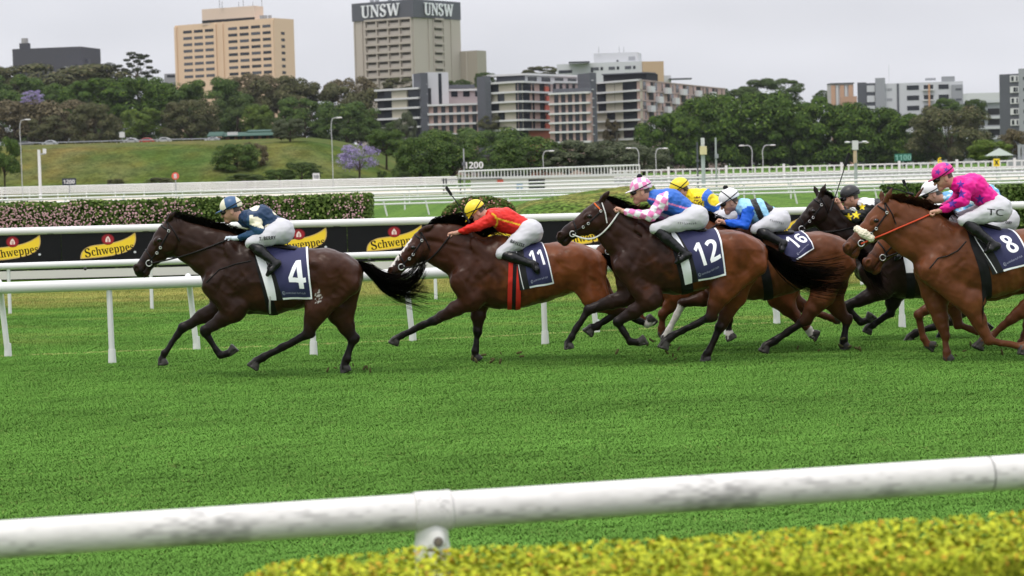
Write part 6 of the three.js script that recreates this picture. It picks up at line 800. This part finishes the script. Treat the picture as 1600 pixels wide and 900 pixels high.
horses.push(makeHorse({ seed: 2, depth: 26.3, label: 'bay racehorse with a white blaze, second in the field, under the red jacket', coat: [0.048, 0.020, 0.0115], coat2: [0.160, 0.056, 0.020], muzzle: 0.9, blaze: 0.05,
  P: [662, 360], N: [604, 420], ear: [679, 350], ear2: [672, 352], T: [668, 404], M: [714, 352], W: [772, 386], S: [704, 440], B: [950, 432], under: [684, 418],
  nf: [[738, 468], [678, 500], [629, 523], [608, 534]], ff: [[748, 474], [746, 518], [743, 549], [741, 569]], nh: [[928, 466], [966, 484], [934, 508], [910, 515]], fh: [[940, 470], [978, 492], [1012, 508], [1030, 503]],
  hand: [704, 367], reinSag: 0.12, maneLength: 0.26, maneFlow: [0.9, 0.35], socks: { fh: 0.5 }, tail: [[940, 400], [955, 410], [968, 425], [980, 440], [990, 452], [1000, 462]], tailLocks: 110,
  cloth: { ft: [803, 392], fb: [812, 450], rt: [846, 391], rb: [865, 440], number: '11', look: { pad: 1, x: 0.66, y: 0.36, size: 250, turn: -0.1 } }, girth: { top: [806, 390], bottom: [803, 482], width: 0.11, edge: red } }));
horses.push(makeHorse({ seed: 3, depth: 25.5, label: 'dark bay racehorse with orange browband, white reins and saddle cloth number 12', coat: [0.030, 0.0140, 0.0095], coat2: [0.135, 0.047, 0.017], muzzle: 0.7, brow: orange, throatStrap: whiteWeb, reins: whiteWeb,
  P: [944, 314], N: [869, 363], ear: [951, 299], ear2: [944, 303], T: [946, 366], M: [987, 333], W: [1036, 363], S: [958, 416], B: [1200, 414], under: [950, 390],
  ff: [[984, 464], [920, 485], [893, 527], [882, 548]], nf: [[1012, 470], [964, 502], [984, 533], [1012, 536]], nh: [[1126, 452], [1108, 494], [1053, 521], [1026, 541]], fh: [[1150, 462], [1128, 512], [1107, 554], [1096, 567]],
  tail: [[1190, 384], [1206, 400], [1230, 420], [1258, 432], [1290, 436], [1320, 434], [1345, 434]], hair: [0.016, 0.011, 0.009], tailSpread: 0.11, tailLocks: 190, hand: [968, 329], reinSag: 0.16, maneLength: 0.13, maneFlow: [0.8, 0.2],
  cloth: { ft: [1040, 368], fb: [1068, 441], rt: [1118, 360], rb: [1131, 427], number: '12', look: { crescent: 1, x: 0.64, y: 0.45, size: 290, turn: -0.16, wide: 0.92 } }, girth: { top: [1052, 366], bottom: [1074, 468], width: 0.13 } }));
horses.push(makeHorse({ seed: 4, depth: 26.6, label: 'bay racehorse with saddle cloth number 16 running between dark horses', coat: [0.100, 0.040, 0.018], coat2: [0.125, 0.050, 0.022], points: 0.75,
  P: [1072, 330], N: [1008, 386], ear: [1082, 318], T: [1076, 386], M: [1112, 347], W: [1160, 374], S: [1094, 428], B: [1338, 414], nf: [[1132, 466], [1136, 498], [1138, 518], [1135, 533]], ff: [[1126, 464], [1068, 474], [1046, 518], [1034, 538]],
  nh: [[1282, 460], [1254, 500], [1208, 531], [1183, 546]], fh: [[1296, 462], [1326, 502], [1321, 532], [1317, 551]], socks: { ff: 1, nf: 0.5 }, hand: [1125, 347],
  tail: [[1330, 384], [1345, 398], [1360, 418], [1378, 440], [1392, 456]], tailHair: [0.02, 0.012, 0.01], cloth: { ft: [1186, 376], fb: [1232, 410], rt: [1252, 362], rb: [1267, 388], number: '16', look: { x: 0.62, y: 0.42, size: 330, turn: -0.2, wide: 0.8 } }, girth: { top: [1180, 374], bottom: [1200, 476], width: 0.11 } }));
horses.push(makeHorse({ seed: 5, depth: 27.5, label: 'chestnut racehorse mostly hidden behind number 12, under the yellow jacket', coat: [0.16, 0.058, 0.024], points: 0.5, hair: [0.10, 0.045, 0.02], maneLength: 0.2,
  P: [992, 334], N: [924, 394], ear: [1000, 318], T: [993, 390], M: [1034, 346], W: [1086, 372], S: [1018, 428], B: [1262, 420], nf: [[1056, 464], [1034, 490], [1033, 512], [1031, 528]], ff: [[1050, 464], [996, 478], [1004, 500], [1022, 506]],
  nh: [[1214, 462], [1244, 496], [1262, 514], [1272, 532]], fh: [[1220, 462], [1272, 488], [1302, 499], [1316, 507]], hand: [1062, 346], socks: { nh: 0.5 }, tail: [[1255, 388], [1272, 402], [1290, 420], [1306, 440]] }));
horses.push(makeHorse({ seed: 6, depth: 28.0, label: 'near black racehorse with pricked ears and brown muzzle beside the black cap', coat: [0.018, 0.012, 0.010], coat2: [0.050, 0.024, 0.014], muzzle: 0.6,
  P: [1284, 306], N: [1230, 360], ear: [1289, 287], ear2: [1271, 287], T: [1300, 362], M: [1330, 346], W: [1394, 374], S: [1338, 424], B: [1578, 418], nf: [[1376, 452], [1320, 478], [1343, 503], [1367, 495]], ff: [[1400, 460], [1394, 490], [1366, 509], [1349, 519]],
  nh: [[1520, 462], [1480, 500], [1428, 519], [1406, 535]], fh: [[1525, 462], [1482, 500], [1470, 534], [1466, 552]], hand: [1340, 352], cloth: { ft: [1395, 380], fb: [1410, 424], rt: [1468, 376], rb: [1480, 420], number: '', look: { crescent: 1 } }, girth: { top: [1410, 378], bottom: [1420, 468], width: 0.1 } }));
horses.push(makeHorse({ seed: 7, depth: 26.1, label: 'chestnut racehorse whose muzzle shows under the jaw of the sheepskin noseband horse', coat: [0.14, 0.056, 0.025], points: 0.35, hair: [0.16, 0.065, 0.028], muzzle: 0.7, maneLength: 0.16,
  P: [1418, 326], N: [1347, 408], ear: [1440, 294], ear2: [1428, 300], T: [1424, 392], M: [1452, 336], W: [1510, 366], S: [1450, 428], B: [1695, 418], nf: [[1476, 464], [1432, 490], [1440, 527], [1455, 549]], ff: [[1490, 464], [1500, 508], [1530, 520], [1556, 512]],
  nh: [[1622, 462], [1574, 498], [1544, 524], [1516, 540]], fh: [[1630, 462], [1610, 510], [1600, 536], [1590, 552]], hand: [1482, 346], cloth: { ft: [1520, 368], fb: [1534, 420], rt: [1600, 364], rb: [1612, 412], number: '', look: { crescent: 1 } } }));
horses.push(makeHorse({ seed: 8, depth: 24.75, label: 'bright chestnut racehorse with fluffy sheepskin noseband and saddle cloth number 8', coat: [0.125, 0.050, 0.022], coat2: [0.18, 0.074, 0.031], points: 0.25, hair: [0.15, 0.055, 0.022], muzzle: 0.65, nose: 'sheepskin', reins: mat(0.55, 0.07, 0.03), maneLength: 0.14,
  P: [1386, 314], N: [1316, 383], ear: [1391, 295], ear2: [1378, 296], T: [1398, 372], M: [1436, 324], W: [1494, 350], S: [1432, 424], B: [1690, 412], under: [1412, 398],
  nf: [[1512, 474], [1542, 531], [1592, 540], [1616, 530]], ff: [[1466, 474], [1480, 526], [1482, 551], [1481, 571]], nh: [[1620, 460], [1640, 505], [1604, 534], [1585, 552]], fh: [[1630, 460], [1660, 510], [1690, 530], [1712, 524]],
  hand: [1455, 333], reinSag: 0.0, cloth: { ft: [1500, 350], fb: [1542, 426], rt: [1576, 350], rb: [1601, 410], number: '8', look: { pad: 1, x: 0.70, y: 0.42, size: 290, turn: -0.2 } }, girth: { top: [1512, 350], bottom: [1538, 472], width: 0.11 }, breast: [[1503, 376], [1490, 390], [1474, 399], [1460, 402], [1446, 418]] }));

const K = { navy: [0.012, 0.035, 0.085], cream: [0.72, 0.68, 0.52], yellow: [0.80, 0.62, 0.02], red: [0.62, 0.018, 0.012], pink: [0.78, 0.22, 0.48], white: [0.76, 0.76, 0.78], blue: [0.03, 0.13, 0.50], black: [0.012, 0.012, 0.013], sky: [0.30, 0.58, 0.78], royal: [0.012, 0.11, 0.62], hot: [0.72, 0.008, 0.25], purple: [0.10, 0.02, 0.28] };
const inCircle = (x, y, cx, cy, r) => (x - cx) ** 2 + (y - cy) ** 2 < r * r;
const inStar = (x, y, cx, cy, r) => { const dx = x - cx, dy = y - cy, a = Math.atan2(dx, -dy), d = Math.hypot(dx, dy), k = Math.PI / 5, m = Math.abs(((a % (2 * k)) + 2 * k) % (2 * k) - k) / k; return d < r * (0.42 + 0.58 * Math.pow(m, 1.6)); };
const check = (u, v, s) => (Math.floor(u / s) + Math.floor(v / s)) & 1;
makeJockey({ seed: 1, depth: 25.2, label: 'crouched jockey in navy and cream silks with quartered cap on the leading horse', head: [361, 329], face: -14, neck: [379, 342], shoulder: [396, 342], elbow: [409, 361], wrist: [378, 371], hand: [360, 373], hip: [440, 362], knee: [396, 379], ankle: [436, 411], toe: [423, 427], back: [414, 324], glove: [0.62, 0.70, 0.78],
  silks: (x, y, z, t) => t === 'sleeve' && x > 390 && x < 412 && y < 354 + (x - 400) * 0.3 || t !== 'sleeve' && (inCircle(x, y, 397, 322, 8) || inCircle(x, y, 432, 330, 6) || inCircle(x, y, 420, 357, 7)) ? K.cream : t === 'sleeve' ? [0.018, 0.06, 0.13] : K.navy,
  cap: (f, v, z) => f > 0.035 || (f > -0.05 && z < 0) || f < -0.09 ? K.cream : [0.02, 0.08, 0.19], peak: [0.05, 0.12, 0.26], name: { text: 'T. BERRY', x: 422, y: 371, w: 34, h: 11, turn: -0.08 } });
makeJockey({ seed: 2, depth: 26.3, label: 'jockey in red jacket and yellow cap reaching forward along the neck', head: [745, 333], face: -42, neck: [764, 337], shoulder: [772, 340], elbow: [748, 352], wrist: [722, 361], hand: [706, 366], hip: [830, 362], knee: [783, 395], ankle: [834, 412], toe: [840, 424], back: [795, 328],
  silks: (x, y, z, t) => { const line = Math.abs(y - (341 + Math.max(0, (x - 775)) * 0.28)) < 1.3 && x > 773 && x < 818 && z > 0.02, arc = Math.abs(Math.hypot(x - 764, y - 346) - 13) < 1.4 && x > 768 && z > 0.02; return line || arc ? [0.75, 0.42, 0.02] : K.red; }, cap: () => K.yellow, strap2: 0.35, name: { text: 'BAYLISS', x: 808, y: 379, w: 34, h: 10, turn: 0.36 } });
makeJockey({ seed: 3, depth: 25.5, label: 'jockey in blue jacket with pink checked sleeves and checked cap on number 12', head: [1001, 299], face: -10, neck: [1018, 308], shoulder: [1034, 314], elbow: [1016, 337], wrist: [978, 331], hand: [966, 328], wrist2: [1018, 345], hand2: [1005, 351], elbow2: [1040, 340], hip: [1088, 340], knee: [1022, 357], ankle: [1069, 397], toe: [1053, 408], back: [1056, 299],
  silks: (x, y, z, t) => t === 'sleeve' || (t === 'yoke' && x < 1044) ? (check(x * 0.9 + y * 0.45 + 3, y * 0.9 - x * 0.45, 9.5) ? K.pink : K.white) : Math.abs(y - (317 + (x - 1040) * 0.26)) < 1.3 && z > 0.05 ? K.pink : K.blue, cap: (f, v, z) => check(f * 1 + 0.5, Math.atan2(z, v) * 0.09 + 0.5, 0.047) ? K.pink : [0.76, 0.70, 0.74], pompom: [0.02, 0.02, 0.03], name: { blur: 9, x: 1072, y: 348, w: 34, h: 9, turn: 0.02 } });
makeJockey({ seed: 4, depth: 26.6, label: 'jockey in light blue and black striped jacket with white cap and black pompom', head: [1140, 315], face: -22, neck: [1155, 322], shoulder: [1168, 327], elbow: [1160, 350], wrist: [1136, 348], hand: [1125, 346], hip: [1216, 344], knee: [1178, 357], ankle: [1219, 380], toe: [1214, 394], back: [1188, 314],
  silks: (x, y, z, t) => t === 'sleeve' && y > 322 ? K.royal : ((x - 1165) * 0.92 - (y - 320) * 0.4) % 19 > 9.5 ? K.black : K.sky, cap: () => K.white, pompom: K.black, strap2: 1.1, name: { blur: 8, x: 1211, y: 346, w: 27, h: 9, turn: 0.3 } });
makeJockey({ seed: 5, depth: 27.5, label: 'jockey in yellow jacket and yellow cap partly behind the pink and blue rider', head: [1063, 298], face: -26, neck: [1077, 305], shoulder: [1088, 312], elbow: [1086, 336], wrist: [1066, 345], hand: [1056, 348], hip: [1140, 335], knee: [1098, 352], ankle: [1136, 378], toe: [1130, 390], back: [1106, 299],
  silks: (x, y, z, t) => t === 'sleeve' ? (noise(x * 0.4, y * 0.4, 3) > 0.05 ? [0.12, 0.05, 0.015] : K.yellow) : x > 1096 && Math.abs(Math.hypot(x - 1116, y - 312) - 15) < 5 ? K.blue : K.yellow, cap: () => K.yellow, strap2: 0.9 });
makeJockey({ seed: 6, depth: 28.0, label: 'jockey in black jacket with yellow stars and black cap raising a whip', head: [1328, 309], face: -12, neck: [1343, 319], shoulder: [1357, 326], elbow: [1331, 341], wrist: [1314, 327], hand: [1305, 315], wristZ: 0.2, handZ: 0.2, elbow2: [1352, 348], wrist2: [1336, 354], hand2: [1326, 358], hip: [1412, 350], knee: [1362, 366], ankle: [1400, 392], toe: [1392, 404], back: [1376, 314],
  silks: (x, y, z, t) => inStar(x, y, 1326, 339, 7) || inStar(x, y, 1338, 336, 7) || inStar(x, y, 1347, 323, 6) || inStar(x, y, 1352, 346, 6) ? K.yellow : x > 1340 && x < 1366 && y < 320 + (x - 1340) * 0.2 && t !== 'sleeve' ? K.white : K.black, cap: () => K.black, peak: K.black });
makeJockey({ seed: 7, depth: 26.1, label: 'jockey in pale blue and white silks with white cap behind the pink rider', head: [1456, 303], face: -14, neck: [1476, 309], shoulder: [1494, 316], elbow: [1500, 342], wrist: [1486, 347], hand: [1476, 349], hip: [1572, 344], knee: [1508, 364], ankle: [1556, 394], toe: [1546, 404], back: [1548, 292],
  silks: (x, y, z, t) => (t === 'sleeve' ? check(x, y, 7) : noise(x * 0.12, y * 0.16, 9) > 0.0) ? [0.16, 0.42, 0.74] : [0.62, 0.76, 0.86], cap: () => K.white, glove: [0.45, 0.62, 0.75], name: { text: 'CARY', x: 1569, y: 347, w: 24, h: 9, turn: 0.1 } });
makeJockey({ seed: 8, depth: 24.75, label: 'jockey in hot pink jacket and cap with purple stars on number 8', head: [1474, 277], face: -20, neck: [1492, 288], shoulder: [1509, 292], elbow: [1499, 314], wrist: [1472, 327], hand: [1457, 332], hip: [1560, 327], knee: [1499, 344], ankle: [1545, 383], toe: [1530, 391], back: [1530, 276],
  silks: (x, y, z, t) => [[1501, 288, 7], [1502, 303, 8], [1488, 318, 8], [1531, 311, 8], [1549, 287, 7], [1520, 297, 0]].some(([a, b, r]) => inStar(x, y, a, b, r)) ? K.purple : K.hot, cap: (f, v, z) => inStar(f * 100, v * 100, 5, 8, 3.4) || inStar(f * 100, v * 100, -4, 7, 3.4) || inStar(f * 100, v * 100, -8, 12, 3) ? K.purple : K.hot, peak: [0.30, 0.004, 0.06], name: { text: 'TC', x: 1548, y: 331, w: 34, h: 14, turn: 0.06, big: 1 } });
whip('thin black whip held up beside the yellow cap', 26.3, [727, 338], [697, 292], 0.16);
whip('black whip raised high beside the dark pricked ears', 28.0, [1303, 313], [1327, 239], 0.22);
whip('short black whip showing above the chestnut ears', 26.1, [1420, 302], [1386, 293], 0.1);
whip('upright black whip standing behind the chestnut mane', 26.4, [1424, 312], [1411, 281], -0.1);
{ // scraps of turf thrown up by the hooves
  const rnd = random(91), gs = []; for (const [px, d, n, r, hy] of [[770, 26.1, 9, 0.35, 0.05], [1015, 25.6, 10, 0.4, 0.12], [555, 25.2, 6, 0.3, 0.04], [1300, 26.5, 8, 0.4, 0.06], [1500, 25.0, 8, 0.5, 0.08]]) for (let i = 0; i < n; i++) { const p = floor(px, d), g = new THREE.IcosahedronGeometry(0.012 + 0.018 * rnd(), 0); g.scale(1.6, 0.6, 1); g.rotateZ(rnd() * 3); g.translate(p.x + (rnd() - 0.5) * 2 * r, 0.03 + rnd() * hy * 2, p.z + (rnd() - 0.5) * r); gs.push(g); }
  tag(mesh('turf_scraps', gs, mat(0.075, 0.075, 0.03, matte)), 'small scraps of turf kicked up around the hooves', 'turf', null, 'stuff');
}

renderer.render(scene, camera);
